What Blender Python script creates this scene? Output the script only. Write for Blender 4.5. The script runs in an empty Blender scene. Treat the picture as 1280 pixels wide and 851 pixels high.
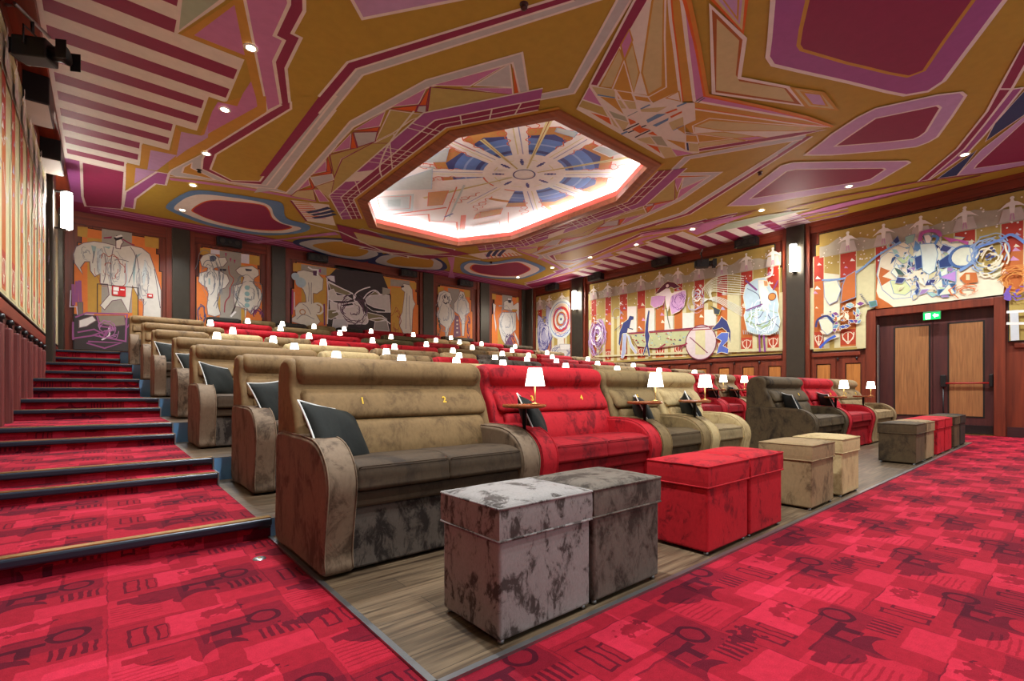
import bpy, bmesh, math, random
from mathutils import Vector, Matrix
random.seed(7)
PI = math.pi
COL = bpy.context.scene.collection
scene = bpy.context.scene

# ------------------------------------------------------------------ room facts
XL, XR = -0.90, 14.07          # left and right wall
YB, YF = 15.83, -2.2
H = 5.298                      # ceiling height
EYE = 0.95
FOC, THETA = 603.8, math.radians(49.987)
SN, CS = math.sin(THETA), math.cos(THETA)
HORIZON = 487.56

# a point seen at (x, y) in the 1280x851 frame, on a wall / ceiling plane
def ray(x, y):
    u = (x - 640) / FOC
    return u * SN + CS, -u * CS + SN, -(y - HORIZON) / FOC
def on_x(x, y, X):
    a, b, c = ray(x, y); k = X / a
    return (b * k, EYE + c * k)
def on_y(x, y, Y):
    a, b, c = ray(x, y); k = Y / b
    return (a * k, EYE + c * k)
def on_z(x, y, Z):
    a, b, c = ray(x, y); k = (Z - EYE) / c
    return (a * k, b * k)

# ------------------------------------------------------------------ materials
def srgb(c):
    r = []
    for v in c[:3]:
        v = v / 255.0
        r.append(v / 12.92 if v <= 0.04045 else ((v + 0.055) / 1.055) ** 2.4)
    return (r[0], r[1], r[2], 1.0)

def new_mat(name):
    m = bpy.data.materials.new(name); m.use_nodes = True
    nt = m.node_tree; nt.nodes.clear()
    out = nt.nodes.new('ShaderNodeOutputMaterial')
    b = nt.nodes.new('ShaderNodeBsdfPrincipled')
    nt.links.new(b.outputs[0], out.inputs[0])
    return m, nt, b

MATS = {}
def plain(name, col, rough=0.6, metal=0.0, spec=0.5, var=0.06, scale=6.0, emis=None, estr=0.0):
    if name in MATS: return MATS[name]
    m, nt, b = new_mat(name)
    b.inputs['Roughness'].default_value = rough
    b.inputs['Metallic'].default_value = metal
    b.inputs['Specular IOR Level'].default_value = spec
    c = srgb(col)
    if var > 0:
        tc = nt.nodes.new('ShaderNodeTexCoord')
        n = nt.nodes.new('ShaderNodeTexNoise'); n.inputs['Scale'].default_value = scale
        n.inputs['Detail'].default_value = 4
        nt.links.new(tc.outputs['Object'], n.inputs['Vector'])
        r = nt.nodes.new('ShaderNodeValToRGB')
        r.color_ramp.elements[0].position = 0.3; r.color_ramp.elements[1].position = 0.7
        r.color_ramp.elements[0].color = tuple(v * (1 - var) for v in c[:3]) + (1,)
        r.color_ramp.elements[1].color = tuple(min(1, v * (1 + var)) for v in c[:3]) + (1,)
        nt.links.new(n.outputs['Fac'], r.inputs[0])
        nt.links.new(r.outputs[0], b.inputs['Base Color'])
    else:
        b.inputs['Base Color'].default_value = c
    if emis:
        b.inputs['Emission Color'].default_value = srgb(emis)
        b.inputs['Emission Strength'].default_value = estr
    MATS[name] = m
    return m

def velvet(name, light, dark, amount=0.5, rough=0.75, sheen=0.5, thr=0.44, soft=0.10, sc=1.0):
    """crushed velvet: brushed patches where the pile lies the other way"""
    if name in MATS: return MATS[name]
    m, nt, b = new_mat(name)
    N, L = nt.nodes, nt.links
    tc = N.new('ShaderNodeTexCoord'); oi = N.new('ShaderNodeObjectInfo')
    mul = N.new('ShaderNodeVectorMath'); mul.operation = 'SCALE'
    comb = N.new('ShaderNodeCombineXYZ')
    for i in range(3): L.new(oi.outputs['Random'], comb.inputs[i])
    L.new(comb.outputs[0], mul.inputs[0]); mul.inputs['Scale'].default_value = 37.0
    add = N.new('ShaderNodeVectorMath'); add.operation = 'ADD'
    st_ = N.new('ShaderNodeMapping'); st_.inputs['Scale'].default_value = (sc, sc, sc * .62); L.new(tc.outputs['Object'], st_.inputs['Vector'])
    L.new(st_.outputs[0], add.inputs[0]); L.new(mul.outputs[0], add.inputs[1])
    def noise(scale, det, dist, rough_=0.6):
        n = N.new('ShaderNodeTexNoise'); n.inputs['Scale'].default_value = scale
        n.inputs['Detail'].default_value = det; n.inputs['Distortion'].default_value = dist
        n.inputs['Roughness'].default_value = rough_
        L.new(add.outputs[0], n.inputs['Vector']); return n
    n1 = noise(4.2, 6, 0.9); n2 = noise(13, 5, 1.4, 0.7); n3 = noise(60, 3, 0)
    mx = N.new('ShaderNodeMix'); mx.data_type = 'FLOAT'; mx.inputs[0].default_value = 0.36
    L.new(n1.outputs['Fac'], mx.inputs[2]); L.new(n2.outputs['Fac'], mx.inputs[3])
    r = N.new('ShaderNodeValToRGB'); e = r.color_ramp.elements
    a, z = srgb(dark), srgb(light)
    lo = tuple(a[i] * amount + z[i] * (1 - amount) for i in range(3)) + (1,)
    e[0].position = thr - soft; e[0].color = lo
    e[1].position = thr + soft * .6; e[1].color = z
    k = e.new(0.64); k.color = tuple(min(1, q * 1.10) for q in z[:3]) + (1,)
    L.new(mx.outputs[0], r.inputs[0])
    m2 = N.new('ShaderNodeMix'); m2.data_type = 'RGBA'; m2.blend_type = 'MULTIPLY'; m2.inputs[0].default_value = 0.35
    r3 = N.new('ShaderNodeValToRGB'); r3.color_ramp.elements[0].position = 0.3; r3.color_ramp.elements[1].position = 0.65
    r3.color_ramp.elements[0].color = (0.55, 0.55, 0.55, 1)
    L.new(n3.outputs['Fac'], r3.inputs[0])
    L.new(r.outputs[0], m2.inputs[6]); L.new(r3.outputs[0], m2.inputs[7])
    L.new(m2.outputs[2], b.inputs['Base Color'])
    b.inputs['Roughness'].default_value = rough
    b.inputs['Specular IOR Level'].default_value = 0.25
    b.inputs['Sheen Weight'].default_value = sheen
    b.inputs['Sheen Roughness'].default_value = 0.4
    b.inputs['Sheen Tint'].default_value = z
    bp = N.new('ShaderNodeBump'); bp.inputs['Strength'].default_value = 0.35; bp.inputs['Distance'].default_value = 0.01
    L.new(mx.outputs[0], bp.inputs['Height']); L.new(bp.outputs[0], b.inputs['Normal'])
    MATS[name] = m
    return m

def wood(name, c1, c2, axis='Z', scale=2.0, rough=0.45, spec=0.5):
    if name in MATS: return MATS[name]
    m, nt, b = new_mat(name); N, L = nt.nodes, nt.links
    tc = N.new('ShaderNodeTexCoord'); mp = N.new('ShaderNodeMapping')
    s = {'X': (0.8, 14, 14), 'Y': (14, 0.8, 14), 'Z': (14, 14, 0.8)}[axis]
    mp.inputs['Scale'].default_value = tuple(v * scale for v in s)
    L.new(tc.outputs['Object'], mp.inputs['Vector'])
    n = N.new('ShaderNodeTexNoise'); n.inputs['Scale'].default_value = 1.0; n.inputs['Detail'].default_value = 6
    n.inputs['Distortion'].default_value = 0.6
    L.new(mp.outputs[0], n.inputs['Vector'])
    r = N.new('ShaderNodeValToRGB'); r.color_ramp.elements[0].position = 0.32; r.color_ramp.elements[1].position = 0.68
    r.color_ramp.elements[0].color = srgb(c1); r.color_ramp.elements[1].color = srgb(c2)
    L.new(n.outputs['Fac'], r.inputs[0]); L.new(r.outputs[0], b.inputs['Base Color'])
    b.inputs['Roughness'].default_value = rough; b.inputs['Specular IOR Level'].default_value = spec
    MATS[name] = m
    return m

def planks(name):
    if name in MATS: return MATS[name]
    m, nt, b = new_mat(name); N, L = nt.nodes, nt.links
    tc = N.new('ShaderNodeTexCoord')
    br = N.new('ShaderNodeTexBrick'); br.offset = 0.37
    br.inputs['Scale'].default_value = 1.0; br.inputs['Brick Width'].default_value = 1.1
    br.inputs['Row Height'].default_value = 0.14; br.inputs['Mortar Size'].default_value = 0.0015
    br.inputs['Color1'].default_value = (0, 0, 0, 1); br.inputs['Color2'].default_value = (1, 1, 1, 1)
    br.inputs['Mortar'].default_value = (0.5, 0.5, 0.5, 1)
    L.new(tc.outputs['Object'], br.inputs['Vector'])
    mp = N.new('ShaderNodeMapping'); mp.inputs['Scale'].default_value = (2.2, 42, 42)
    L.new(tc.outputs['Object'], mp.inputs['Vector'])
    n = N.new('ShaderNodeTexNoise'); n.inputs['Scale'].default_value = 1; n.inputs['Detail'].default_value = 7
    n.inputs['Distortion'].default_value = 0.8
    L.new(mp.outputs[0], n.inputs['Vector'])
    r = N.new('ShaderNodeValToRGB'); e = r.color_ramp.elements
    e[0].position = 0.3; e[0].color = srgb((64, 48, 35)); e[1].position = 0.7; e[1].color = srgb((136, 114, 88))
    L.new(n.outputs['Fac'], r.inputs[0])
    mx = N.new('ShaderNodeMix'); mx.data_type = 'RGBA'; mx.blend_type = 'MULTIPLY'; mx.inputs[0].default_value = 0.35
    L.new(r.outputs[0], mx.inputs[6]); L.new(br.outputs['Color'], mx.inputs[7])
    m3 = N.new('ShaderNodeMix'); m3.data_type = 'RGBA'; L.new(br.outputs['Fac'], m3.inputs[0])
    L.new(mx.outputs[2], m3.inputs[6]); m3.inputs[7].default_value = srgb((40, 30, 22))
    L.new(m3.outputs[2], b.inputs['Base Color'])
    b.inputs['Roughness'].default_value = 0.38; b.inputs['Specular IOR Level'].default_value = 0.5
    MATS[name] = m
    return m

def carpet(name, plane='XY'):
    """red woven carpet: a repeating drop of blocks, bars, loops and leaf shapes in three reds"""
    if name in MATS: return MATS[name]
    m, nt, b = new_mat(name); N, L = nt.nodes, nt.links
    tc = N.new('ShaderNodeTexCoord'); mp = N.new('ShaderNodeMapping')
    if plane == 'XZ': mp.inputs['Rotation'].default_value = (PI / 2, 0, 0)
    L.new(tc.outputs['Object'], mp.inputs['Vector'])
    P = mp.outputs[0]
    def M(op, a, bb=None):
        q = N.new('ShaderNodeMath'); q.operation = op
        for i, v in enumerate((a, bb)):
            if v is None: continue
            if isinstance(v, (int, float)): q.inputs[i].default_value = v
            else: L.new(v, q.inputs[i])
        return q.outputs[0]
    sep = N.new('ShaderNodeSeparateXYZ'); L.new(P, sep.inputs[0])
    wob = N.new('ShaderNodeTexNoise'); wob.inputs['Scale'].default_value = 14; wob.inputs['Detail'].default_value = 2; L.new(P, wob.inputs['Vector'])
    ws = N.new('ShaderNodeSeparateColor'); L.new(wob.outputs['Color'], ws.inputs[0])
    T_ = 0.62
    U = M('ADD', M('DIVIDE', sep.outputs[0], T_), M('MULTIPLY', M('SUBTRACT', ws.outputs[0], .5), .035))
    V0 = M('ADD', M('DIVIDE', sep.outputs[1], T_), M('MULTIPLY', M('SUBTRACT', ws.outputs[1], .5), .035))
    V = M('ADD', V0, M('MULTIPLY', M('FLOOR', U), .5))
    u, v = M('FRACT', U), M('FRACT', V)
    # a second, offset drop for variety
    u2, v2 = M('FRACT', M('ADD', M('MULTIPLY', U, .5), .23)), M('FRACT', M('ADD', M('MULTIPLY', V0, .5), .61))
    def rect(u_, v_, a0, a1, b0, b1):
        x = M('MULTIPLY', M('GREATER_THAN', u_, a0), M('LESS_THAN', u_, a1))
        y = M('MULTIPLY', M('GREATER_THAN', v_, b0), M('LESS_THAN', v_, b1))
        return M('MULTIPLY', x, y)
    def dist(u_, v_, a, c, e=1.0):
        return M('SQRT', M('ADD', M('POWER', M('SUBTRACT', u_, a), 2), M('POWER', M('MULTIPLY', M('SUBTRACT', v_, c), e), 2)))
    def disc(u_, v_, a, c, r, e=1.0): return M('LESS_THAN', dist(u_, v_, a, c, e), r)
    def mx(*a):
        r = a[0]
        for q in a[1:]: r = M('MAXIMUM', r, q)
        return r
    def sub(a, c): return M('MULTIPLY', a, M('SUBTRACT', 1.0, c))
    tone = M('ADD', .56, M('MULTIPLY', rect(u, v, .0, .42, .05, .55), .14))
    tone = M('ADD', tone, M('MULTIPLY', rect(u, v, .45, .98, .42, .80), -.13))
    tone = M('ADD', tone, M('MULTIPLY', rect(u, v, .30, .72, .66, 1.0), .26))
    tone = M('ADD', tone, M('MULTIPLY', rect(u2, v2, .10, .48, .2, .42), .16))
    tone = M('ADD', tone, M('MULTIPLY', rect(u2, v2, .55, .95, .55, .9), -.10))
    tone = M('ADD', tone, M('MULTIPLY', rect(u, v, .62, 1.0, .0, .22), .20))
    stripe = M('GREATER_THAN', M('SINE', M('MULTIPLY', u, 120.0)), -.15)
    fan = sub(disc(u, v, .30, .50, .19), M('GREATER_THAN', v, .52))
    lobe = sub(disc(u, v, .52, .30, .15, 1.2), disc(u, v, .56, .22, .14, 1.2))
    barsA = M('MULTIPLY', rect(u, v, .74, .96, .26, .42), stripe)
    long_ = mx(rect(u, v, .18, .72, .515, .565), rect(u, v, .60, .66, .40, .55), rect(u, v, .06, .22, .44, .52), rect(u, v, .40, .47, .36, .56))
    ring = sub(disc(u, v, .82, .60, .105), disc(u, v, .82, .60, .072))
    stem = mx(rect(u, v, .52, .76, .655, .685), sub(rect(u, v, .10, .20, .66, .94), rect(u, v, .118, .182, .68, .92)), sub(rect(u, v, .24, .31, .66, .90), rect(u, v, .255, .295, .68, .88)))
    lf = N.new('ShaderNodeTexNoise'); lf.inputs['Scale'].default_value = 26; lf.inputs['Detail'].default_value = 2; L.new(P, lf.inputs['Vector'])
    ragged = M('ADD', dist(u, v, .60, .88, 1.9), M('MULTIPLY', M('SUBTRACT', lf.outputs['Fac'], .5), .42))
    leaf = M('LESS_THAN', ragged, .12)
    leaf2 = M('LESS_THAN', M('ADD', dist(u2, v2, .75, .30, 2.2), M('MULTIPLY', M('SUBTRACT', lf.outputs['Fac'], .5), .26)), .07)
    edge = M('LESS_THAN', M('MINIMUM', u, v), .008)
    fine = M('MULTIPLY', M('GREATER_THAN', M('SINE', M('MULTIPLY', v, 150.0)), .55), rect(u, v, .02, .30, .10, .40))
    dark = mx(fan, lobe, barsA, long_, ring, stem, leaf, leaf2)
    val = M('SUBTRACT', tone, M('MULTIPLY', dark, .31)); val = M('SUBTRACT', val, M('MULTIPLY', M('MAXIMUM', edge, fine), .16))
    r = N.new('ShaderNodeValToRGB'); e = r.color_ramp.elements
    e[0].position = 0.1; e[0].color = srgb((72, 9, 28)); e[1].position = 0.95; e[1].color = srgb((204, 44, 70))
    k = e.new(0.36); k.color = srgb((108, 14, 34)); k = e.new(0.62); k.color = srgb((160, 24, 42))
    L.new(val, r.inputs[0])
    fz = N.new('ShaderNodeTexNoise'); fz.inputs['Scale'].default_value = 240; fz.inputs['Detail'].default_value = 2
    L.new(P, fz.inputs['Vector'])
    big = N.new('ShaderNodeTexNoise'); big.inputs['Scale'].default_value = 30; big.inputs['Detail'].default_value = 5; L.new(P, big.inputs['Vector'])
    fsum = M('ADD', M('MULTIPLY', fz.outputs['Fac'], .6), M('MULTIPLY', big.outputs['Fac'], .4))
    fr = N.new('ShaderNodeValToRGB'); fr.color_ramp.elements[0].position = 0.36; fr.color_ramp.elements[1].position = 0.62
    fr.color_ramp.elements[0].color = (0.66, 0.66, 0.66, 1); fr.color_ramp.elements[1].color = (1, 1, 1, 1)
    L.new(fsum, fr.inputs[0])
    mm = N.new('ShaderNodeMix'); mm.data_type = 'RGBA'; mm.blend_type = 'MULTIPLY'; mm.inputs[0].default_value = 0.9
    L.new(r.outputs[0], mm.inputs[6]); L.new(fr.outputs[0], mm.inputs[7])
    L.new(mm.outputs[2], b.inputs['Base Color'])
    b.inputs['Roughness'].default_value = 0.95; b.inputs['Specular IOR Level'].default_value = 0.15
    bp = N.new('ShaderNodeBump'); bp.inputs['Strength'].default_value = 0.4; bp.inputs['Distance'].default_value = 0.004
    L.new(fz.outputs['Fac'], bp.inputs['Height']); L.new(bp.outputs[0], b.inputs['Normal'])
    MATS[name] = m
    return m

def glow(name, col, strength):
    if name in MATS: return MATS[name]
    m = bpy.data.materials.new(name); m.use_nodes = True
    nt = m.node_tree; nt.nodes.clear()
    o = nt.nodes.new('ShaderNodeOutputMaterial'); e = nt.nodes.new('ShaderNodeEmission')
    e.inputs[0].default_value = srgb(col); e.inputs[1].default_value = strength
    nt.links.new(e.outputs[0], o.inputs[0]); MATS[name] = m
    return m

# ------------------------------------------------------------------ mesh helpers
def link(name, bm, mat, parent=None, loc=None, smooth=False, kind=None):
    me = bpy.data.meshes.new(name)
    bmesh.ops.recalc_face_normals(bm, faces=bm.faces[:])
    bm.to_mesh(me); bm.free()
    if smooth:
        for p in me.polygons: p.use_smooth = True
    mats = mat if isinstance(mat, (list, tuple)) else [mat]
    for q in mats: me.materials.append(q)
    o = bpy.data.objects.new(name, me); COL.objects.link(o)
    if parent: o.parent = parent
    if loc: o.location = loc
    if kind: o['kind'] = kind
    return o

def box(bm, x0, x1, y0, y1, z0, z1, bevel=0.0, seg=2, mi=0):
    vs = [bm.verts.new((x, y, z)) for z in (z0, z1) for y in (y0, y1) for x in (x0, x1)]
    fs = [(0, 2, 3, 1), (4, 5, 7, 6), (0, 1, 5, 4), (2, 6, 7, 3), (0, 4, 6, 2), (1, 3, 7, 5)]
    faces = [bm.faces.new([vs[i] for i in f]) for f in fs]
    for f in faces: f.material_index = mi
    if bevel > 0:
        es = list({e for f in faces for e in f.edges})
        bmesh.ops.bevel(bm, geom=es, offset=bevel, segments=seg, affect='EDGES', profile=0.5)
    return faces

def newbox(*a, **k):
    bm = bmesh.new(); box(bm, *a, **k); return bm

def tube(bm, pts, r, n=8, closed=False, mi=0):
    pts = [Vector(p) for p in pts]; rings = []
    N_ = len(pts); up = Vector((0, 0, 1)); prev = None
    for i, p in enumerate(pts):
        if closed: t = pts[(i + 1) % N_] - pts[i - 1]
        elif i == 0: t = pts[1] - pts[0]
        elif i == N_ - 1: t = pts[-1] - pts[-2]
        else: t = pts[i + 1] - pts[i - 1]
        if t.length < 1e-9: t = Vector((0, 0, 1))
        t.normalize()
        ref = prev if prev is not None else (up if abs(t.z) < 0.9 else Vector((1, 0, 0)))
        a = (ref - t * ref.dot(t))
        if a.length < 1e-6: a = t.orthogonal()
        a.normalize(); prev = a; bb = t.cross(a)
        rings.append([bm.verts.new(p + r * (math.cos(2 * PI * k / n) * a + math.sin(2 * PI * k / n) * bb)) for k in range(n)])
    M = N_ if closed else N_ - 1
    for i in range(M):
        A, B = rings[i], rings[(i + 1) % N_]
        for k in range(n):
            f = bm.faces.new([A[k], A[(k + 1) % n], B[(k + 1) % n], B[k]]); f.smooth = True; f.material_index = mi
    if not closed:
        bm.faces.new(rings[0][::-1]); bm.faces.new(rings[-1])

def lathe(bm, prof, n=24, c=(0, 0, 0), mi=0):
    rings = []
    for r, z in prof:
        if r < 1e-6: rings.append([bm.verts.new((c[0], c[1], c[2] + z))])
        else: rings.append([bm.verts.new((c[0] + r * math.cos(2 * PI * k / n), c[1] + r * math.sin(2 * PI * k / n), c[2] + z)) for k in range(n)])
    for A, B in zip(rings, rings[1:]):
        for k in range(n):
            q = [A[k % len(A)], A[(k + 1) % len(A)], B[(k + 1) % len(B)], B[k % len(B)]]
            u = []
            for v in q:
                if v not in u: u.append(v)
            if len(u) >= 3:
                f = bm.faces.new(u); f.material_index = mi

def catmull(pts, sub=4, closed=True):
    n = len(pts); out = []
    rng = range(n) if closed else range(n - 1)
    for i in rng:
        p0 = pts[(i - 1) % n] if closed or i > 0 else pts[0]
        p1, p2 = pts[i], pts[(i + 1) % n]
        p3 = pts[(i + 2) % n] if closed or i + 2 < n else pts[-1]
        for s in range(sub):
            t = s / sub
            out.append(tuple(0.5 * ((2 * b) + (-a + c) * t + (2 * a - 5 * b + 4 * c - d) * t * t + (-a + 3 * b - 3 * c + d) * t ** 3)
                             for a, b, c, d in zip(p0, p1, p2, p3)))
    if not closed: out.append(tuple(pts[-1]))
    return out

def soft_extrude(bm, prof, x0, x1, r=0.03, seg=4, wave=None):
    """sweep a closed (y, z) outline along x with rounded ends"""
    cy = sum(p[0] for p in prof) / len(prof); cz = sum(p[1] for p in prof) / len(prof)
    # inward offset of the outline by distance d (by vertex normals)
    n = len(prof)
    area = sum(prof[i][0] * prof[(i + 1) % n][1] - prof[(i + 1) % n][0] * prof[i][1] for i in range(n))
    sgn = 1 if area > 0 else -1
    nrm = []
    for i in range(n):
        a, b_ = prof[i - 1], prof[(i + 1) % n]
        t = Vector((b_[0] - a[0], b_[1] - a[1]));
        if t.length < 1e-9: t = Vector((1, 0))
        t.normalize(); nrm.append((-t.y * sgn, t.x * sgn))
    st = []
    for k in range(seg + 1):
        a = (PI / 2) * k / seg
        st.append((x0 + r * (1 - math.sin(a)), r * (1 - math.cos(a))))   # k=0: x0+r ... k=seg: x0, full offset
    st = st[::-1]
    mid = [x0 + r + (x1 - x0 - 2 * r) * t / 6 for t in range(1, 6)]
    stations = st + [(x, 0) for x in mid] + [(x0 + x1 - a, d) for a, d in st[::-1]]
    rings = []
    for x, d in stations:
        ring = []
        for i, p in enumerate(prof):
            w = 0
            ring.append(bm.verts.new((x, p[0] + nrm[i][0] * d, p[1] + nrm[i][1] * d)))
        rings.append(ring)
    for A, B in zip(rings, rings[1:]):
        for k in range(n):
            f = bm.faces.new([A[k], A[(k + 1) % n], B[(k + 1) % n], B[k]]); f.smooth = True
    bm.faces.new(rings[0][::-1]); bm.faces.new(rings[-1])

def empty(name, loc, label=None, cat=None, group=None, kind=None, rz=0):
    o = bpy.data.objects.new(name, None); COL.objects.link(o)
    o.location = loc; o.rotation_euler = (0, 0, rz); o.empty_display_size = 0.1
    tag(o, label, cat, group, kind)
    return o
def tag(o, label=None, cat=None, group=None, kind=None):
    if label: o['label'] = label
    if cat: o['category'] = cat
    if group: o['group'] = group
    if kind: o['kind'] = kind
    return o
SPOT_E, FRONT_K, EXPO, WORLD_E = 250.0, 1.0, 0.66, 0.42
# ------------------------------------------------------------------ materials in use
M_carpet = carpet('carpet_weave'); M_riser = carpet('carpet_riser', 'XZ')
M_planks = planks('floor_planks')
M_mahog = wood('mahogany', (92, 34, 16), (128, 52, 26), 'Z', 1.0)
M_mahogY = wood('mahogany_rail', (96, 32, 14), (132, 50, 24), 'Y', 1.0)
M_mahogX = wood('mahogany_rail_x', (92, 32, 15), (126, 48, 24), 'X', 1.0)
M_inset = wood('honey_veneer', (158, 96, 38), (190, 124, 56), 'Z', 2.0, 0.5)
M_door = wood('door_stile_wood', (62, 28, 28), (84, 40, 34), 'Z', 1.0)
M_doorveneer = wood('door_veneer', (128, 82, 42), (158, 106, 58), 'Z', 2.6, 0.55)
M_pil = plain('pilaster_bronze', (62, 56, 46), 0.35, 0.35, 0.5, 0.08)
M_black = plain('black_satin', (18, 17, 18), 0.4, 0, 0.5, 0.0)
M_dark = plain('dark_outline', (30, 26, 22), 0.6, 0, 0.3, 0.0)
M_nose = plain('stair_nosing_rubber', (34, 42, 56), 0.35, 0.2, 0.5, 0.0)
M_brass = plain('brass', (190, 150, 90), 0.3, 0.9, 0.5, 0.0)
M_steel = plain('brushed_steel', (150, 150, 150), 0.35, 0.9, 0.5, 0.0)
M_blue = plain('blue_vinyl', (104, 152, 196), 0.4, 0, 0.5, 0.05)
M_white = plain('white_enamel', (235, 232, 225), 0.5, 0, 0.5, 0.0)
M_tabletop = wood('table_walnut', (120, 62, 30), (158, 88, 46), 'X', 1.5, 0.25)
M_shade = glow('lamp_shade_glow', (255, 244, 224), 6.0)
M_sconce = glow('sconce_glow', (255, 246, 232), 36.0)
M_led = glow('downlight_glow', (255, 238, 200), 14.0)
M_yellow = plain('yellow_thread', (236, 190, 60), 0.6, 0, 0.3, 0.0)
M_pillow = velvet('charcoal_cloth', (34, 36, 33), (15, 16, 17), 0.6, 0.8, 0.3)
M_pipe = plain('white_piping', (215, 215, 210), 0.6, 0, 0.4, 0.0)

VEL = {
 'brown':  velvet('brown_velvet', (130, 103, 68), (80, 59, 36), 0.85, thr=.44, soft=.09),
 'brownarm': velvet('brown_velvet_arm_sheen', (124, 104, 84), (70, 54, 40), 0.9, thr=.465, soft=.06),  # the brown velvet again, with the arms' pale sheen put into the colour
 'brownseat': velvet('brown_velvet_seat_shade', (72, 57, 42), (44, 34, 26), 0.8, thr=.45, soft=.08),  # the brown velvet darkened: seat shade put into the colour
 'brownfront': velvet('brown_velvet_front_shade', (92, 82, 74), (42, 34, 30), 1.0, thr=.49, soft=.05, sc=1.5),  # darker copy of the brown: shade of the front faces in its colour
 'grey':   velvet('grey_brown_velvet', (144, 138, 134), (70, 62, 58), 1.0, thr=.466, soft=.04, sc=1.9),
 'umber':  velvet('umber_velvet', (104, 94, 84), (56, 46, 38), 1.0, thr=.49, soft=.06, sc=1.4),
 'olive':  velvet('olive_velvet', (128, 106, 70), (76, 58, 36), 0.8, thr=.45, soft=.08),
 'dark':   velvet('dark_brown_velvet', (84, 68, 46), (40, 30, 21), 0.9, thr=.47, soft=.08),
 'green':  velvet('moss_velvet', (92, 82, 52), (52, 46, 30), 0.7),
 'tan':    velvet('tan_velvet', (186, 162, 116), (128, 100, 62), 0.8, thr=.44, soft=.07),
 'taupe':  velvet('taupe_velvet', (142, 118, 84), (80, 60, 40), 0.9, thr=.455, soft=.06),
 'tanseat': velvet('tan_velvet_seat_shade', (140, 120, 86), (92, 74, 48), 0.8),  # the tan velvet with seat shade put into the colour
 'oliveseat': velvet('olive_velvet_seat_shade', (86, 70, 48), (54, 42, 28), 0.8),  # the olive velvet with seat shade put into the colour
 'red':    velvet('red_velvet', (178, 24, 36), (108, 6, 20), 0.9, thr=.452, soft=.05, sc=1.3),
 'redseat': velvet('red_velvet_seat_shade', (150, 16, 28), (88, 4, 16), 0.9, thr=.46, soft=.07),  # the red velvet with seat shade put into the colour
 'dimmed':   velvet('dimmed_red_velvet', (150, 18, 28), (92, 8, 16), 0.7),  # the same red, with the dim rows' shade put into the colour
 'black':  velvet('blackish_velvet', (50, 44, 38), (26, 22, 20), 0.7),
}
CNAME = {'brown': 'brown', 'grey': 'silvery grey-brown', 'umber': 'dark umber', 'olive': 'olive-brown', 'dark': 'dark brown',
         'green': 'dark moss-brown', 'tan': 'pale tan', 'taupe': 'taupe', 'red': 'bright red', 'dimmed': 'dimmed red', 'black': 'nearly black'}

# ------------------------------------------------------------------ level table
PY = [3.384, 5.127, 6.912, 8.68, 10.432, 12.151, 13.843]          # front edge of each terrace
RS = [0.125, 0.104, 0.117, 0.133, 0.149, 0.163, 0.170]            # riser of each
EN = [0.812, 0.739, 0.590, 0.579, 0.430, 0.388, 0.230]            # right end of the left stair at each
LZ = [0.0]; z_ = RS[0]; LZ.append(z_)
for r_ in RS[1:]:
    z_ += 2 * r_; LZ.append(z_)
XE = 12.46                                                         # right end of the seating block

# ------------------------------------------------------------------ floor, terraces, stairs
link('floor', newbox(XL - .3, XR + .3, YF, YB + .3, -0.2, 0.0), M_carpet, kind='structure')
pf = empty('floor_planking', (0, 0, 0), kind='structure')
link('plank_floor', newbox(0.82, 11.9, 1.355, 3.39, -0.05, 0.008), M_planks, pf)
bm = bmesh.new()
box(bm, 0.795, 0.82, 1.33, 3.39, -0.02, 0.012); box(bm, 0.795, 11.92, 1.33, 1.355, -0.02, 0.012); box(bm, 11.9, 11.92, 1.355, 3.39, -0.02, 0.012)
link('edge_trim', bm, M_steel, pf)
for j in range(7):
    y0 = PY[j]; y1 = PY[j + 1] if j < 6 else YB
    zt, zb = LZ[j + 1], LZ[j]
    t = empty('floor_terrace', (0, y0, 0), kind='structure')
    en = EN[j]; en2 = EN[j + 1] if j < 6 else EN[6] + 0.02
    link('riser_board', newbox(en, XE, 0, 0.03, max(0, zb - .05), zt - .004), M_blue, t)
    link('plank_floor', newbox(min(en, en2) + 0.0, XE, 0.0, y1 - y0, zt - 0.06, zt), M_planks, t).location = (0, 0.002, 0)
    for side in (0, 1):
        xa, xb = (XL, en2) if side == 0 else (XE, XR)
        xn = en if side == 0 else XE
        s0, s1 = (XL, xn) if side == 0 else (xn, XR)
        s = empty('stair_step', (0, y0, 0), kind='structure')
        bmt = newbox(xa, xb, 0.0, y1 - y0, zt - 0.05, zt + 0.006)
        link('carpet_tread', bmt, M_carpet, s)
        steps = [(0.0, zb if j == 0 else zt - RS[j], zt)]
        if j > 0: steps.append((-0.26, zb, zt - RS[j]))
        for (dy, za, zc) in steps:
            link('carpet_riser', newbox(s0, s1, dy + .02, (0.26 if dy < 0 else .1) + dy, za - .02, zc - .003), M_riser, s)
            if dy < 0: link('carpet_tread', newbox(s0, s1, dy, 0.02, zc - .05, zc + .004), M_carpet, s)
            link('nosing', newbox(s0, s1 + (.004 if side == 0 else 0), dy - .022, dy + .03, zc - .045, zc + .004, bevel=.012), M_nose, s)
            link('brass_strip', newbox(s0, s1, dy - .004, dy + .05, zc + .003, zc + .0095), M_brass, s)
            if side == 0 and j in (1, 2, 3):
                link('end_strip', newbox(s1, s1 + .012, dy - .02, (0.24 if dy < 0 else 0.03) + dy, za, zc + .006), M_steel, s)

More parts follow.
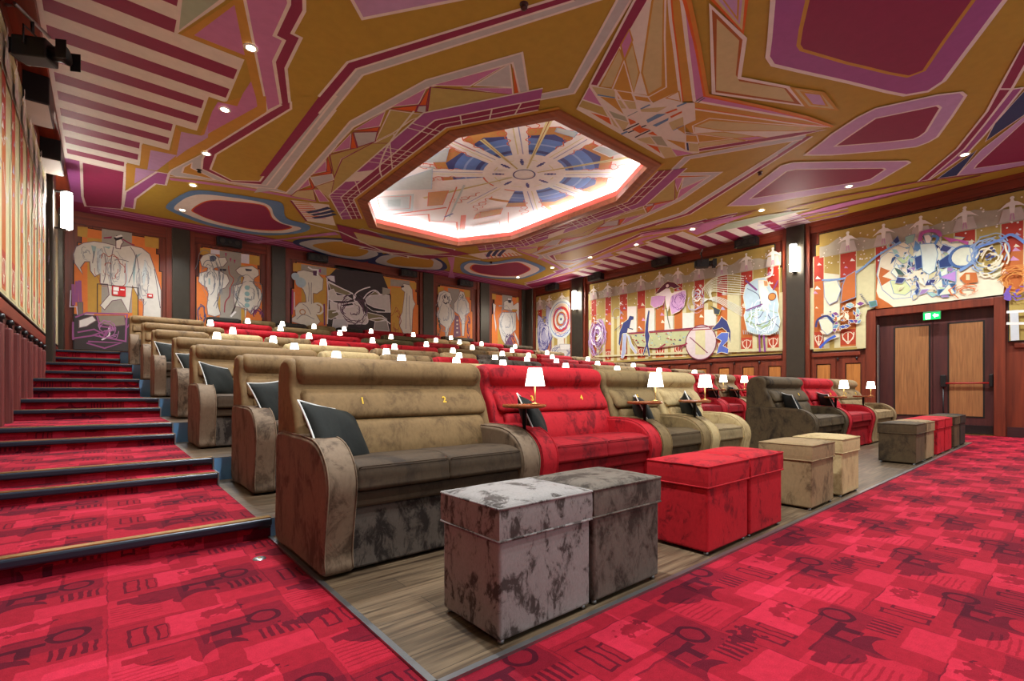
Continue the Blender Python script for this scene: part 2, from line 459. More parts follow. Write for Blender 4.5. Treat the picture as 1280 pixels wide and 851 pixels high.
# small floor socket on the carpet by the first step
fs = empty('floor_socket', (0.66, 3.0, 0), 'small round metal floor socket in the red carpet beside the first step', 'socket')
bm = bmesh.new(); lathe(bm, [(0, .006), (.012, .007), (.03, .006), (.035, 0)], 20); link('cover_plate', bm, M_steel, fs, smooth=True)
bm = bmesh.new(); lathe(bm, [(0, .010), (.009, .009), (.010, .006)], 14); link('cap', bm, M_brass, fs, smooth=True)

# ------------------------------------------------------------------ seats
ARM = catmull([(.93, .02), (.93, .33), (.93, .58), (.912, .655), (.85, .69), (.6, .692), (.38, .69), (.22, .68), (.11, .64), (.03, .565), (0, .47), (.015, .37), (.045, .22), (.06, .10), (.065, .02), (.3, .015), (.6, .015)], 3)
SHELL = catmull([(.93, .03), (.93, .4), (.93, .9), (.925, 1.02), (.89, 1.10), (.82, 1.135), (.74, 1.135), (.675, 1.11), (.648, 1.05), (.660, .98), (.635, .92), (.59, .85), (.565, .78), (.545, .72), (.51, .62), (.49, .5), (.50, .03)], 2)
HEAD = catmull([(.640, .995), (.608, 1.045), (.635, 1.115), (.72, 1.148), (.82, 1.147), (.885, 1.11), (.90, 1.03), (.88, .965), (.78, .952), (.685, .960)], 3)
MIDC = catmull([(.66, .952), (.595, .922), (.548, .86), (.522, .80), (.545, .768), (.66, .765), (.80, .78), (.84, .95), (.75, .955)], 3)
LUMB = catmull([(.550, .764), (.498, .73), (.462, .65), (.445, .58), (.455, .50), (.55, .48), (.75, .5), (.78, .75), (.67, .762)], 3)
SEAT = catmull([(.035, .425), (.016, .47), (.022, .535), (.06, .565), (.16, .578), (.36, .568), (.58, .545), (.62, .50), (.60, .43), (.3, .42)], 3)
MESH = {}
def shared(key, build, mat, smooth=False):
    if key not in MESH:
        bm = build(); bmesh.ops.recalc_face_normals(bm, faces=bm.faces[:])
        me = bpy.data.meshes.new(key[0]); bm.to_mesh(me); bm.free(); me.materials.append(mat)
        if smooth:
            for p in me.polygons: p.use_smooth = True
        MESH[key] = me
    return MESH[key]
def part(name, key, build, mat, parent, loc=(0, 0, 0), rot=None, smooth=False):
    me = shared((name,) + key, build, mat, smooth)
    o = bpy.data.objects.new(name, me); COL.objects.link(o)
    o.parent = parent; o.location = loc
    if rot: o.rotation_euler = rot
    o.material_slots[0].link = 'OBJECT'; o.material_slots[0].material = mat
    return o
def sweep(prof, x0, x1, r, seg=4):
    def f():
        bm = bmesh.new(); soft_extrude(bm, prof, x0, x1, r, seg); return bm
    return f
def arm_piping(x):
    def f():
        bm = bmesh.new()
        tube(bm, [(x, y, z) for y, z in ARM[2:42]], .0042, 6)
        return bm
    return f
def line_tube(pts, r=.004):
    def f():
        bm = bmesh.new(); tube(bm, pts, r, 6); return bm
    return f
def front_panel(W):
    def f():
        bm = bmesh.new(); box(bm, .15, W - .15, .075, .6, .02, .335, bevel=.012)
        return bm
    return f
def numeral(txt):
    cu = bpy.data.curves.new('numeral', 'FONT'); cu.body = str(txt); cu.size = .062; cu.extrude = .0015
    cu.align_x = 'CENTER'; cu.align_y = 'CENTER'; cu.offset = .0016
    ob = bpy.data.objects.new('numeral_curve', cu)
    me = bpy.data.meshes.new_from_object(ob)
    bpy.data.objects.remove(ob); bpy.data.curves.remove(cu)
    me.name = 'seat_number'; me.materials.clear(); me.materials.append(M_yellow)
    return me
def surf_y(prof, z):
    best = None
    n = len(prof)
    for i in range(n):
        a, b = prof[i], prof[(i + 1) % n]
        if (a[1] - z) * (b[1] - z) <= 0 and abs(a[1] - b[1]) > 1e-9:
            t = (z - a[1]) / (b[1] - a[1]); y = a[0] + t * (b[0] - a[0])
            best = y if best is None else min(best, y)
    return best
NUM_Y = surf_y(MIDC, .875)
def make_seat(double, colour, loc, label, group, nums=(), frontcol=None):
    W = 1.42 if double else .845
    k = (double,)
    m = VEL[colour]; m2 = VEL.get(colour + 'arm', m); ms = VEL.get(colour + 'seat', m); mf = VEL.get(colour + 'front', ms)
    root = empty('loveseat' if double else 'cinema_armchair', loc, label, 'loveseat' if double else 'armchair', group)
    part('backrest', k, sweep(SHELL, .012, W - .012, .03), m, root)
    for x0 in (0, W - .16):
        a = part('arm', k + ('l' if x0 == 0 else 'r',), sweep(ARM, x0, x0 + .16, .022), m2, root)
        xo = .004 if x0 == 0 else W - .004; xi = x0 + .156 if x0 == 0 else x0 + .004
        part('piping', k + ('po' + str(x0),), arm_piping(xo + (.006 if x0 == 0 else -.006)), m2, a)
        part('piping', k + ('pi' + str(x0),), arm_piping(xi + (-.006 if x0 == 0 else .006)), m2, a)
    part('headrest', k, sweep(HEAD, .045, W - .045, .045, 5), m, root)
    b = part('back_cushion', k, sweep(MIDC, .06, W - .06, .04), m, root)
    part('lumbar_cushion', k, sweep(LUMB, .10, W - .10, .035), m, root)
    n = 2 if double else 1
    xs = [(.158, W - .158)] if n == 1 else [(.158, W / 2 + .002), (W / 2 - .002, W - .158)]
    for i, (x0, x1) in enumerate(xs):
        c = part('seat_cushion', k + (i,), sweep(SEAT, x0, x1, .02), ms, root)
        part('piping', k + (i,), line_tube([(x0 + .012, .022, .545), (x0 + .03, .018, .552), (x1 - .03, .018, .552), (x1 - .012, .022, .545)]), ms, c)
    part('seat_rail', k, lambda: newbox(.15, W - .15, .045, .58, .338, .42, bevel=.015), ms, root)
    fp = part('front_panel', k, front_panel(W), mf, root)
    for i, nn in enumerate(nums):
        me = numeral(nn); o = bpy.data.objects.new('seat_number', me); COL.objects.link(o)
        o.parent = b; x = W / 2 if n == 1 else (W * .29 if i == 0 else W * .71)
        o.location = (x, NUM_Y - .003, .875); o.rotation_euler = (math.radians(66), 0, 0)
        o['label'] = 'yellow embroidered seat number'
    return root

def row_front(j): return ([PY[0]] + PY[1:] + [15.60])[j] - 1.03

ROWS = [
 [(.80, 2.24, 'brown'), (2.24, 3.67, 'red'), (3.67, 4.52, 'olive'), (4.52, 5.39, 'tan'), (7.29, 8.74, 'dark'), (8.74, 10.19, 'red'), (10.19, 11.63, 'taupe')],
 [(.86, 2.35, 'brown'), (2.37, 3.92, 'tan'), (3.96, 5.47, 'red'), (5.51, 6.98, 'olive'), (6.98, 8.41, 'red'), (8.41, 9.23, 'red'), (9.23, 10.14, 'taupe'), (10.14, 11.6, 'red')],
 [(.72, 2.17, 'brown'), (2.17, 3.05, 'tan'), (3.05, 3.93, 'taupe'), (3.93, 4.81, 'red'), (4.81, 6.24, 'umber'), (6.24, 7.70, 'red'), (7.70, 9.15, 'tan'), (9.15, 10.61, 'red'), (10.61, 12.35, 'taupe')],
 [(.70, 2.18, 'brown'), (2.18, 3.67, 'tan'), (3.67, 5.16, 'taupe'), (5.16, 6.03, 'tan'), (6.03, 6.90, 'umber'), (6.90, 7.79, 'dimmed'), (7.79, 9.22, 'red'), (9.22, 10.67, 'red'), (10.67, 12.15, 'taupe')],
 [(.56, 1.43, 'brown'), (1.43, 2.31, 'tan'), (2.31, 3.20, 'taupe'), (3.20, 4.69, 'red'), (4.69, 6.16, 'red'), (6.16, 7.63, 'olive'), (7.63, 8.52, 'tan'), (8.52, 9.40, 'tan'), (9.40, 10.87, 'red'), (10.87, 12.33, 'taupe')],
 [(.50, 1.97, 'brown'), (1.97, 3.47, 'red'), (3.47, 4.96, 'red'), (4.96, 6.45, 'green'), (6.45, 7.93, 'dimmed'), (7.93, 9.40, 'taupe'), (9.40, 10.87, 'red'), (10.87, 12.33, 'taupe')],
 [(.36, 1.82, 'brown'), (1.82, 3.31, 'red'), (3.31, 4.79, 'olive'), (4.79, 6.27, 'dimmed'), (6.27, 7.76, 'green'), (7.76, 8.63, 'tan'), (8.63, 9.50, 'tan'), (9.50, 10.96, 'red'), (10.96, 12.40, 'dark')],
 [(2.05, 2.92, 'black'), (2.95, 3.79, 'olive'), (3.83, 4.68, 'black'), (4.68, 5.58, 'olive'), (5.58, 6.44, 'black'), (6.44, 7.94, 'dimmed'), (7.94, 9.44, 'dimmed'), (9.44, 10.92, 'dark')],
]
ORD = ['first', 'second', 'third', 'fourth', 'fifth', 'sixth', 'seventh', 'eighth', 'ninth', 'tenth']
ROWN = ['front row', 'second row', 'third row', 'fourth row', 'fifth row', 'sixth row', 'seventh row', 'back row']

def make_table(loc, label, group):
    t = empty('side_table', loc, label, 'table', group)
    def top():
        bm = bmesh.new(); lathe(bm, [(0, .818), (.135, .818), (.152, .824), (.156, .834), (.152, .843), (0, .846)], 36); return bm
    part('table_top', (), top, M_tabletop, t, smooth=False)
    def leg():
        bm = bmesh.new(); lathe(bm, [(0, .003), (.0125, .003), (.0125, .70), (.017, .70), (.017, .818), (.05, .819), (.05, .8195)], 16); return bm
    part('leg', (), leg, M_black, t, smooth=True)
    return t
def make_lamp(loc, label, group):
    t = empty('table_lamp', loc, label, 'lamp', group)
    def shade():
        bm = bmesh.new(); lathe(bm, [(.067, .125), (.047, .243), (.044, .247), (.012, .249), (.012, .246), (.042, .243), (.0645, .125)], 24)
        return bm
    part('lamp_shade', (), shade, M_shade, t, smooth=True)
    def pole():
        bm = bmesh.new(); lathe(bm, [(0, .0), (.032, .0), (.032, .006), (.006, .010), (.0045, .014), (.0045, .24), (0, .24)], 14); return bm
    part('stand', (), pole, M_brass, t, smooth=True)
    return t
def make_pillow(loc, rot, label):
    t = empty('throw_pillow', loc, label, 'pillow', 'dark throw pillows on the seats')
    t.rotation_euler = rot
    def grid(sz=.212, th=.075, n=16):
        def f():
            bm = bmesh.new(); V = {}
            for s in (-1, 1):
                for i in range(n + 1):
                    for j in range(n + 1):
                        u, v = -1 + 2 * i / n, -1 + 2 * j / n
                        if (abs(u) == 1 or abs(v) == 1) and s == 1:
                            V[(s, i, j)] = V[(-1, i, j)]; continue
                        p = 1 - .07 * (1 - v * v); q = 1 - .07 * (1 - u * u)
                        w = math.sin(5 * u + 3 * v) * .006 * (1 - u * u) * (1 - v * v)
                        V[(s, i, j)] = bm.verts.new((sz * u * p, s * (th * ((1 - abs(u) ** 2.4) * (1 - abs(v) ** 2.4)) ** .6 + w), sz * v * q * .95))
                for i in range(n):
                    for j in range(n):
                        bm.faces.new([V[(s, i, j)], V[(s, i + 1, j)], V[(s, i + 1, j + 1)], V[(s, i, j + 1)]]).smooth = True
            return bm
        return f
    part('cover', (), grid(), M_pillow, t)
    def pipe():
        bm = bmesh.new(); sz = .215; pts = []; n = 12
        for k in range(4):
            for i in range(n):
                a = -1 + 2 * i / n
                u, v = [(a, -1), (1, a), (-a, 1), (-1, -a)][k]
                p = 1 - .07 * (1 - v * v); q = 1 - .07 * (1 - u * u)
                pts.append((sz * u * p, 0, sz * v * q * .95))
        tube(bm, pts, .006, 6, closed=True); return bm
    part('piping', ('white',), pipe, M_pipe, t)
    return t

lamp_skip = set()
PAIR = {(0, 3): 1}
for j, row in enumerate(ROWS):
    yf = row_front(j); zf = LZ[j] + (.008 if j == 0 else 0)
    num = 1
    for i, (x0, x1, c) in enumerate(row):
        dbl = (x1 - x0) > 1.1
        W = 1.42 if dbl else .845
        nums = ()
        if j < 4:
            nums = (num, num + 1) if dbl else (num,)
        num += 2 if dbl else 1
        xx = (x0 + x1) / 2 - W / 2
        if i == 0: xx = x0 + .012
        near = []
        if i > 0: near.append(CNAME[row[i - 1][2]])
        where = 'at the left aisle' if i == 0 else ('at the right end' if i == len(row) - 1 else ORD[i] + ' seat unit from the left')
        lab = '%s velvet %s in the %s, %s' % (CNAME[c], 'loveseat' if dbl else 'single armchair', ROWN[j], where)
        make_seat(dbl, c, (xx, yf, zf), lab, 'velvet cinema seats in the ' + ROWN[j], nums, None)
        # table and lamp to the right of this unit
        nxt = row[i + 1] if i + 1 < len(row) else None
        if nxt and abs(nxt[0] - x1) < .06 and not (j == 1 and i == 0):
            xb = (x1 + nxt[0]) / 2
            where = 'between the %s and %s seats of the %s' % (CNAME[c], CNAME[nxt[2]], ROWN[j]) 
            suffix = ', %s table from the left' % ORD[i]
            make_table((xb, yf + .18, zf), 'small round walnut drinks table in the %s%s' % (ROWN[j], suffix), 'round drinks tables')
            make_lamp((xb, yf + .07, zf + .846), 'white-shaded brass table lamp in the %s, on the %s table from the left' % (ROWN[j], ORD[i]), 'lit lamps on the drinks tables')
# pillows: tucked into the left corner of the seats
def pillow_at(j, i, dx=.25, dy=.36, z=.715, rz=40, rx=-26, ry=0):
    x0, x1, c = ROWS[j][i]; yf = row_front(j)
    make_pillow((x0 + dx, yf + dy, LZ[j] + z), (math.radians(rx), math.radians(ry), math.radians(rz)),
                'charcoal pillow, white piping, on the %s seat, %s, %s from left' % (CNAME[c], ROWN[j], ORD[i]))
pillow_at(0, 0, .215, .40, .69, 27, -34, 10)
for j, i in [(0, 1), (0, 2), (0, 3), (0, 4), (0, 5), (1, 0), (2, 0), (3, 0), (4, 0), (1, 5), (1, 6)]:
    pillow_at(j, i, rz=38, ry=random.choice((-4, 2, 8, 12)))

# ------------------------------------------------------------------ footstools
def make_ottoman(x0, x1, c, label, y0=1.375, y1=1.775):
    t = empty('ottoman', ((x0 + x1) / 2, (y0 + y1) / 2, .008), label, 'ottoman', 'velvet ottomans along the edge of the planking')
    hw, hd = (x1 - x0) / 2, (y1 - y0) / 2; m = VEL[c]
    key = (round(hw, 3), round(hd, 3))
    part('body', key, lambda: newbox(-hw + .006, hw - .006, -hd + .006, hd - .006, .018, .385, bevel=.012, seg=3), m, t)
    def lid():
        bm = bmesh.new(); n = 12; V = {}
        z0, z1 = .385, .505
        for i in range(n + 1):
            for k in range(n + 1):
                u, v = -1 + 2 * i / n, -1 + 2 * k / n
                V[i, k] = bm.verts.new((hw * u, hd * v, z1 + .026 * ((1 - u ** 4) * (1 - v ** 4)) ** .7))
        for i in range(n):
            for k in range(n): bm.faces.new([V[i, k], V[i + 1, k], V[i + 1, k + 1], V[i, k + 1]]).smooth = True
        loop = [V[i, 0] for i in range(n)] + [V[n, k] for k in range(n)] + [V[i, n] for i in range(n, 0, -1)] + [V[0, k] for k in range(n, 0, -1)]
        prev = loop
        for zz, s in ((.47, 1.008), (.42, 1.008), (z0, 1.0)):
            ring = [bm.verts.new((v.co.x * s, v.co.y * s, zz)) for v in loop]
            for a in range(len(loop)):
                b = (a + 1) % len(loop)
                bm.faces.new([prev[b], prev[a], ring[a], ring[b]])
            prev = ring
        bm.faces.new(prev)
        return bm
    l = part('lid', key, lid, m, t)
    for zz, nm in ((.506, 'a'), (.387, 'b')):
        def pp():
            bm = bmesh.new()
            tube(bm, [(-hw, -hd, zz), (hw, -hd, zz), (hw, hd, zz), (-hw, hd, zz)], .0055, 6, closed=True); return bm
        part('piping', key + (nm,), pp, m, l)
    for sx in (-1, 1):
        for sy in (-1, 1):
            part('foot', ('ott',), lambda: (lambda b: (lathe(b, [(0, 0), (.012, 0), (.014, .008), (.011, .02), (0, .02)], 12), b)[1])(bmesh.new()), M_steel, t,
                 loc=(sx * (hw - .03), sy * (hd - .03), 0), smooth=True)
    return t
OT = [(1.095, 1.605, 'grey', 'silvery grey-brown crushed velvet ottoman, nearest and largest in view'),
      (1.62, 2.125, 'umber', 'dark umber velvet ottoman touching the nearest silvery one'),
      (2.60, 3.11, 'red', 'bright red velvet ottoman, left one of the nearer red pair'),
      (3.135, 3.64, 'red', 'bright red velvet ottoman, right one of the nearer red pair'),
      (4.20, 4.72, 'taupe', 'brown-taupe velvet ottoman left of the pale tan one'),
      (4.93, 5.42, 'tan', 'pale tan velvet ottoman beside the open gap in the front row'),
      (7.77, 8.29, 'dark', 'dark brown velvet ottoman, first of the far group'),
      (8.36, 8.88, 'taupe', 'taupe velvet ottoman between dark brown and red ones, far group'),
      (9.10, 9.62, 'red', 'bright red velvet ottoman, left one of the far red pair'),
      (9.68, 10.24, 'red', 'bright red velvet ottoman, right one of the far red pair'),
      (10.48, 10.99, 'dark', 'dark brown velvet ottoman beyond the far red pair'),
      (11.05, 11.57, 'black', 'nearly black velvet ottoman at the far end, nearest the exit doors')]
for x0, x1, c, lab in OT: make_ottoman(x0, x1, c, lab)
# ------------------------------------------------------------------ painting on flat surfaces
def paint_mat(c):
    return plain('paint_%d_%d_%d' % tuple(c), c, 0.6, 0, 0.3, 0.05, 9.0)
class Painter:
    """flat shapes laid on a wall or ceiling, one thin coat over the other"""
    def __init__(self, to3, px, step=0.0001):
        self.bm = bmesh.new(); self.mats = []; self.idx = {}; self.to3 = to3; self.px = px; self.k = 0; self.step = step
        self.off = (0, 0, 1); self.mirror = None
    def crop(self, x0, y0, scale): self.off = (x0, y0, scale); return self
    def mi(self, c):
        if c not in self.idx:
            self.idx[c] = len(self.mats); self.mats.append(paint_mat(c))
        return self.idx[c]
    def _face(self, pts, c, extra=0.0):
        vs = [self.bm.verts.new(self.to3(a, b, (self.k + extra) * self.step)) for a, b in pts]
        try:
            f = self.bm.faces.new(vs); f.material_index = self.mi(c)
        except Exception: pass
    def raw(self, c, pts):                       # plane coordinates
        self.k += 1; self._face(pts, c)
        if self.mirror is not None: self._face([(2 * self.mirror - a, b) for a, b in pts], c, .5)
    def m(self, pts):
        x0, y0, s = self.off
        return [self.px(x0 + x * s, y0 + y * s) for x, y in pts]
    def poly(self, c, *pts): self.raw(c, self.m(pts))
    def blob(self, c, *pts): self.raw(c, catmull(self.m(pts), 4))
    def _stroke(self, P, c, w, closed):
        n = len(P); L_, R_ = [], []
        for i in range(n):
            if closed: a, b = P[i - 1], P[(i + 1) % n]
            else: a, b = P[max(0, i - 1)], P[min(n - 1, i + 1)]
            p = P[i]
            d1 = Vector((p[0] - a[0], p[1] - a[1])); d2 = Vector((b[0] - p[0], b[1] - p[1]))
            if d1.length < 1e-7: d1 = d2
            if d2.length < 1e-7: d2 = d1
            if d1.length < 1e-7: continue
            d1.normalize(); d2.normalize(); t = d1 + d2
            if t.length < 1e-3: t = d1
            t.normalize(); nx = Vector((-t.y, t.x)); cs_ = max(.45, abs(nx.dot(Vector((-d1.y, d1.x)))))
            h = w / 2 / cs_
            L_.append((p[0] + nx.x * h, p[1] + nx.y * h)); R_.append((p[0] - nx.x * h, p[1] - nx.y * h))
        m_ = len(L_); rng = m_ if closed else m_ - 1
        for i in range(rng):
            j = (i + 1) % m_
            self._face([L_[i], L_[j], R_[j], R_[i]], c)
            if self.mirror is not None:
                self._face([(2 * self.mirror - a, b) for a, b in (L_[i], L_[j], R_[j], R_[i])], c, .5)
    def line(self, c, w, *pts, closed=False, smooth=False):
        P = self.m(pts)
        if smooth: P = catmull(P, 4, closed)
        self.k += 1; self._stroke(P, c, w, closed)
    def rline(self, c, w, pts, closed=False, smooth=False):
        P = list(pts)
        if smooth: P = catmull(P, 4, closed)
        self.k += 1; self._stroke(P, c, w, closed)
    def outlined(self, c, lc, w, *pts, smooth=False):
        P = self.m(pts)
        if smooth: P = catmull(P, 4)
        self.raw(c, P); self.k += 1; self._stroke(P, lc, w, True)
    def disc(self, c, a, b, r, n=14, e=1.0):
        self.raw(c, [(a + r * math.cos(2 * PI * i / n), b + e * r * math.sin(2 * PI * i / n)) for i in range(n)])
    def ring(self, c, a, b, r, w, n=24, e=1.0):
        self.rline(c, w, [(a + r * math.cos(2 * PI * i / n), b + e * r * math.sin(2 * PI * i / n)) for i in range(n)], closed=True)
    def done(self, name, parent=None, kind=None):
        me = bpy.data.meshes.new(name); self.bm.to_mesh(me); self.bm.free()
        for q in self.mats: me.materials.append(q)
        o = bpy.data.objects.new(name, me); COL.objects.link(o)
        if parent: o.parent = parent
        if kind: o['kind'] = kind
        return o

# ------------------------------------------------------------------ walls
T = 0.25
DY0, DY1, DZ = 1.24, 3.24, 2.70            # door opening in the right wall
wr = empty('wall_right', (XR, 0, 0), kind='structure')
bm = bmesh.new()
box(bm, 0, T, YF, DY0, 0, H); box(bm, 0, T, DY1, YB, 0, H); box(bm, 0, T, DY0, DY1, DZ, H)
link('wall_body', bm, M_mahog, wr)
wl = empty('wall_left', (XL, 0, 0), kind='structure')
link('wall_body', newbox(-T, 0, YF, YB, 0, H), M_mahog, wl)
wb = empty('wall_back', (0, YB, 0), kind='structure')
link('wall_body', newbox(XL - T, XR + T, 0, T, 0, H), M_mahog, wb)



def side_wall_dressing(parent, s, ys):
    """s=+1: faces -X (right wall); s=-1: faces +X. Local x grows into the wall."""
    def bx(bm, d0, d1, *a, **k):     # d: distance out of the wall
        x0, x1 = (-d1, -d0) if s > 0 else (d0, d1)
        box(bm, x0, x1, *a, **k)
    # header rail and mural ledge rail
    bm = bmesh.new(); bx(bm, 0, .05, YF, YB, 5.02, H - .001); bx(bm, 0, .075, YF, YB, 5.20, H - .001)
    link('header_rail', bm, M_mahogY, parent)
    bm = bmesh.new()
    for a, b in ys['ledge']: bx(bm, 0, .045, a, b, 1.80, 1.90, bevel=.01)
    link('ledge_rail', bm, M_mahogY, parent)
    # pilasters
    for a, b in ys['pilaster']:
        p = link('pilaster', (lambda q: (bx(q, 0, .14, a, b, 0, H - .002, bevel=.02), q)[1])(bmesh.new()), M_pil, parent)
        bm = bmesh.new(); bx(bm, 0, .09, a - .10, a - .002, 0, H - .01); bx(bm, 0, .09, b + .002, b + .10, 0, H - .01)
        link('pilaster_fillet', bm, M_mahog, parent)
    # wainscot stiles and insets, knobs above the stiles
    for y in ys['inset']:
        q = bmesh.new(); bx(q, 0, .03, y - .27, y - .165, .25, 1.74); bx(q, 0, .03, y + .165, y + .27, .25, 1.74)
        bx(q, 0, .03, y - .165, y + .165, 1.62, 1.74); bx(q, 0, .03, y - .165, y + .165, .25, .37)
        w_ = link('wainscot_panel', q, M_mahog, parent)
        q = bmesh.new(); bx(q, 0, .008, y - .165, y + .165, .37, 1.62); link('dark_reveal', q, M_dark, w_)
        q = bmesh.new(); bx(q, 0, .012, y - .145, y + .145, .39, 1.60); link('veneer_inset', q, M_inset, w_)
    for y in ys['knob']:
        q = bmesh.new(); lathe(q, [(0, -.045), (.018, -.03), (.012, -.01), (.022, .005), (.024, .02), (.014, .04), (0, .045)], 12)
        bmesh.ops.translate(q, verts=q.verts[:], vec=(-.05 * s, y, 1.72)); bx(q, 0, .05, y - .008, y + .008, 1.705, 1.725)
        link('knob', q, M_black, parent, smooth=True)
    bm = bmesh.new()
    for a, b in ys['base']: bx(bm, 0, .03, a, b, 0, .20)
    link('skirting', bm, wood('skirting_wood', (48, 24, 26), (64, 34, 32), 'Y', 1), parent)
knobs = [8.04 + .71 * k for k in range(-4, 11)]
insets = [7.65 + .71 * k for k in range(-3, 11) if not (12.2 < 7.65 + .71 * k < 13.1)] + [4.34, 3.70, 0.5, -.3]
side_wall_dressing(wr, 1, dict(ledge=[(YF, .95), (3.55, 4.6), (5.33, 12.2), (13.15, 15.2)],
    pilaster=[(4.74, 5.19), (12.42, 12.98), (15.25, 15.7)], inset=[y for y in insets if y < 15], knob=[8.04 - .71 * 2, 8.04 - .71 * 3] + [8.04 + .71 * k for k in range(-1, 6)] + [4.02, 3.62 - .0],
    base=[(YF, 1.05), (3.46, 4.7), (5.2, 12.4)]))

# left wall: deep stiles with round knobs run down beside the stair
bm = bmesh.new(); box(bm, 0, .30, YF, YB, H - .12, H - .001); link('cornice', bm, M_mahogY, wl)
bm = bmesh.new(); box(bm, 0, .05, YF, YB, 4.98, H - .12); link('header_rail', bm, M_mahogY, wl)
bm = bmesh.new(); box(bm, 0, .05, YF, 12.2, 1.78, 1.93, bevel=.01); box(bm, 0, .05, 13.15, 15.2, 1.78, 1.93, bevel=.01); link('ledge_rail', bm, M_mahogY, wl)
for a, b in ((12.42, 12.98), (15.25, 15.7), (4.3, 4.75)):
    link('pilaster', newbox(0, .14, a, b, 0 if a > 5 else 0, H - .13, bevel=.02), M_pil, wl)
for k in range(-2, 14):
    y = 5.25 + .655 * (k - 0) - 1.2
    if 4.2 < y < 4.9 or y > 12.3: continue
    q = newbox(0, .07, y - .085, y + .085, 0, 1.66, bevel=.02)
    st_ = link('wainscot_stile', q, wood('stile_wood', (92, 40, 38), (126, 62, 56), 'Z', 1), wl)
    q = bmesh.new(); lathe(q, [(0, -.05), (.02, -.04), (.016, -.01), (.034, .01), (.036, .03), (.024, .055), (0, .06)], 14)
    bmesh.ops.translate(q, verts=q.verts[:], vec=(.05, y, 1.70)); link('knob', q, M_black, st_, smooth=True)
bm = bmesh.new(); box(bm, 0, .02, YF, 12.2, 0, 1.78); link('wainscot_panel', bm, wood('panel_dark', (70, 28, 22), (96, 40, 30), 'Z', 1), wl)

# back wall dressing
bm = bmesh.new(); box(bm, XL, XR, -.05, 0, 5.0, H - .001); link('header_rail', bm, M_mahogX, wb)
for a, b in ((1.34, 1.74), (3.78, 4.18), (8.93, 9.36), (11.52, 11.98), (13.75, 14.05)):
    link('pilaster', newbox(a, b, -.14, 0, 0, H - .002, bevel=.02), M_pil, wb)
    bm = bmesh.new(); box(bm, a - .12, a - .002, -.09, 0, 0, H - .01); box(bm, b + .002, b + .12, -.09, 0, 0, H - .01)
    link('pilaster_fillet', bm, M_mahog, wb)

# ------------------------------------------------------------------ exit doors
dr = empty('door_1', (XR, 0, 0), kind='structure')
bm = bmesh.new()
for a, b, c, d in ((1.07, DY0, 0, 2.87), (DY1, 3.44, 0, 2.87), (DY0, DY1, DZ, 2.87)):
    box(bm, -.06, .02, a, b, c, d, bevel=.008)
link('door_frame', bm, M_mahog, dr)
bm = bmesh.new(); box(bm, .02, .2, DY1 - .01, DY1 + .002, 0, DZ); box(bm, .02, .2, DY0 - .002, DY0 + .01, 0, DZ); box(bm, .02, .2, DY0, DY1, DZ - .01, DZ)
link('door_reveal', bm, M_door, dr)
for n_, (a, b, v0, v1) in enumerate(((2.235, 3.23, 2.30, 2.90), (1.25, 2.225, 1.42, 1.95))):
    lf = link('door_leaf', newbox(.12, .17, a, b, .02, DZ - .01, bevel=.004), M_door, dr)
    q = bmesh.new(); box(q, .112, .121, v0 - .03, v1 + .03, .36, 2.43); link('dark_reveal', q, M_dark, lf)
    q = bmesh.new(); box(q, .108, .121, v0, v1, .39, 2.40); link('veneer_inset', q, M_doorveneer, lf)
    q = bmesh.new(); box(q, .10, .122, a + .02, b - .02, .02, .2); link('kick_plate', q, M_black, lf)
lf = link('panic_bar', (lambda q: (tube(q, [(.05, 1.30, 1.10), (.05, 2.03, 1.10)], .018, 10), q)[1])(bmesh.new()), plain('red_bar', (150, 24, 22), .35, 0, .5, 0), dr)
bm = bmesh.new(); box(bm, .03, .12, 2.0, 2.09, 1.02, 1.28, bevel=.01); box(bm, .03, .12, 1.26, 1.32, 1.02, 1.28, bevel=.01)
tube(bm, [(.075, 2.045, 1.02), (.075, 2.045, .1)], .012, 8); link('bar_housing', bm, M_black, dr)
bm = bmesh.new(); box(bm, -.02, .1, DY1 - .05, DY1 - .02, .02, 2.5); link('edge_strip', bm, M_steel, dr)
bm = bmesh.new(); box(bm, -.02, .2, DY0, DY1, 0, .012); link('threshold', bm, M_brass, dr)

link('added_door_backing', newbox(.2, .26, DY0 - .1, DY1 + .1, 0, DZ + .1), M_door, dr)  # unseen board added to stop background light through the door gap
ex = empty('exit_sign', (XR - .1, 2.21, 2.60), 'green lit exit sign with arrow and door above the double doors', 'sign')
link('sign_box', newbox(-.02, .03, -.15, .15, -.10, .09, bevel=.006), plain('sign_housing', (60, 130, 80), .5, 0, .4, 0), ex)
link('lit_face', newbox(-.024, -.02, -.14, .14, -.09, .06), glow('exit_green', (20, 200, 90), 1.6), ex)
MW = glow('exit_white', (240, 255, 240), 2.2)
bm = bmesh.new(); box(bm, -.028, -.0245, .02, .105, -.078, .048); link('door_symbol', bm, MW, ex)
bm = bmesh.new()
v = [bm.verts.new((-.028, y, z)) for y, z in ((-.015, .0), (-.06, .045), (-.06, .015), (-.115, .015), (-.115, -.03), (-.06, -.03), (-.06, -.062))]
bm.faces.new(v); link('arrow', bm, MW, ex)
q = bmesh.new()
for a, b, c, d in ((.055, .065, -.06, .01), (.045, .08, -.012, 0), (.056, .068, .012, .026)): box(q, -.0295, -.0285, a, b, c, d)
link('running_figure', q, plain('exit_figure', (30, 150, 70), .6, 0, .3, 0), ex)

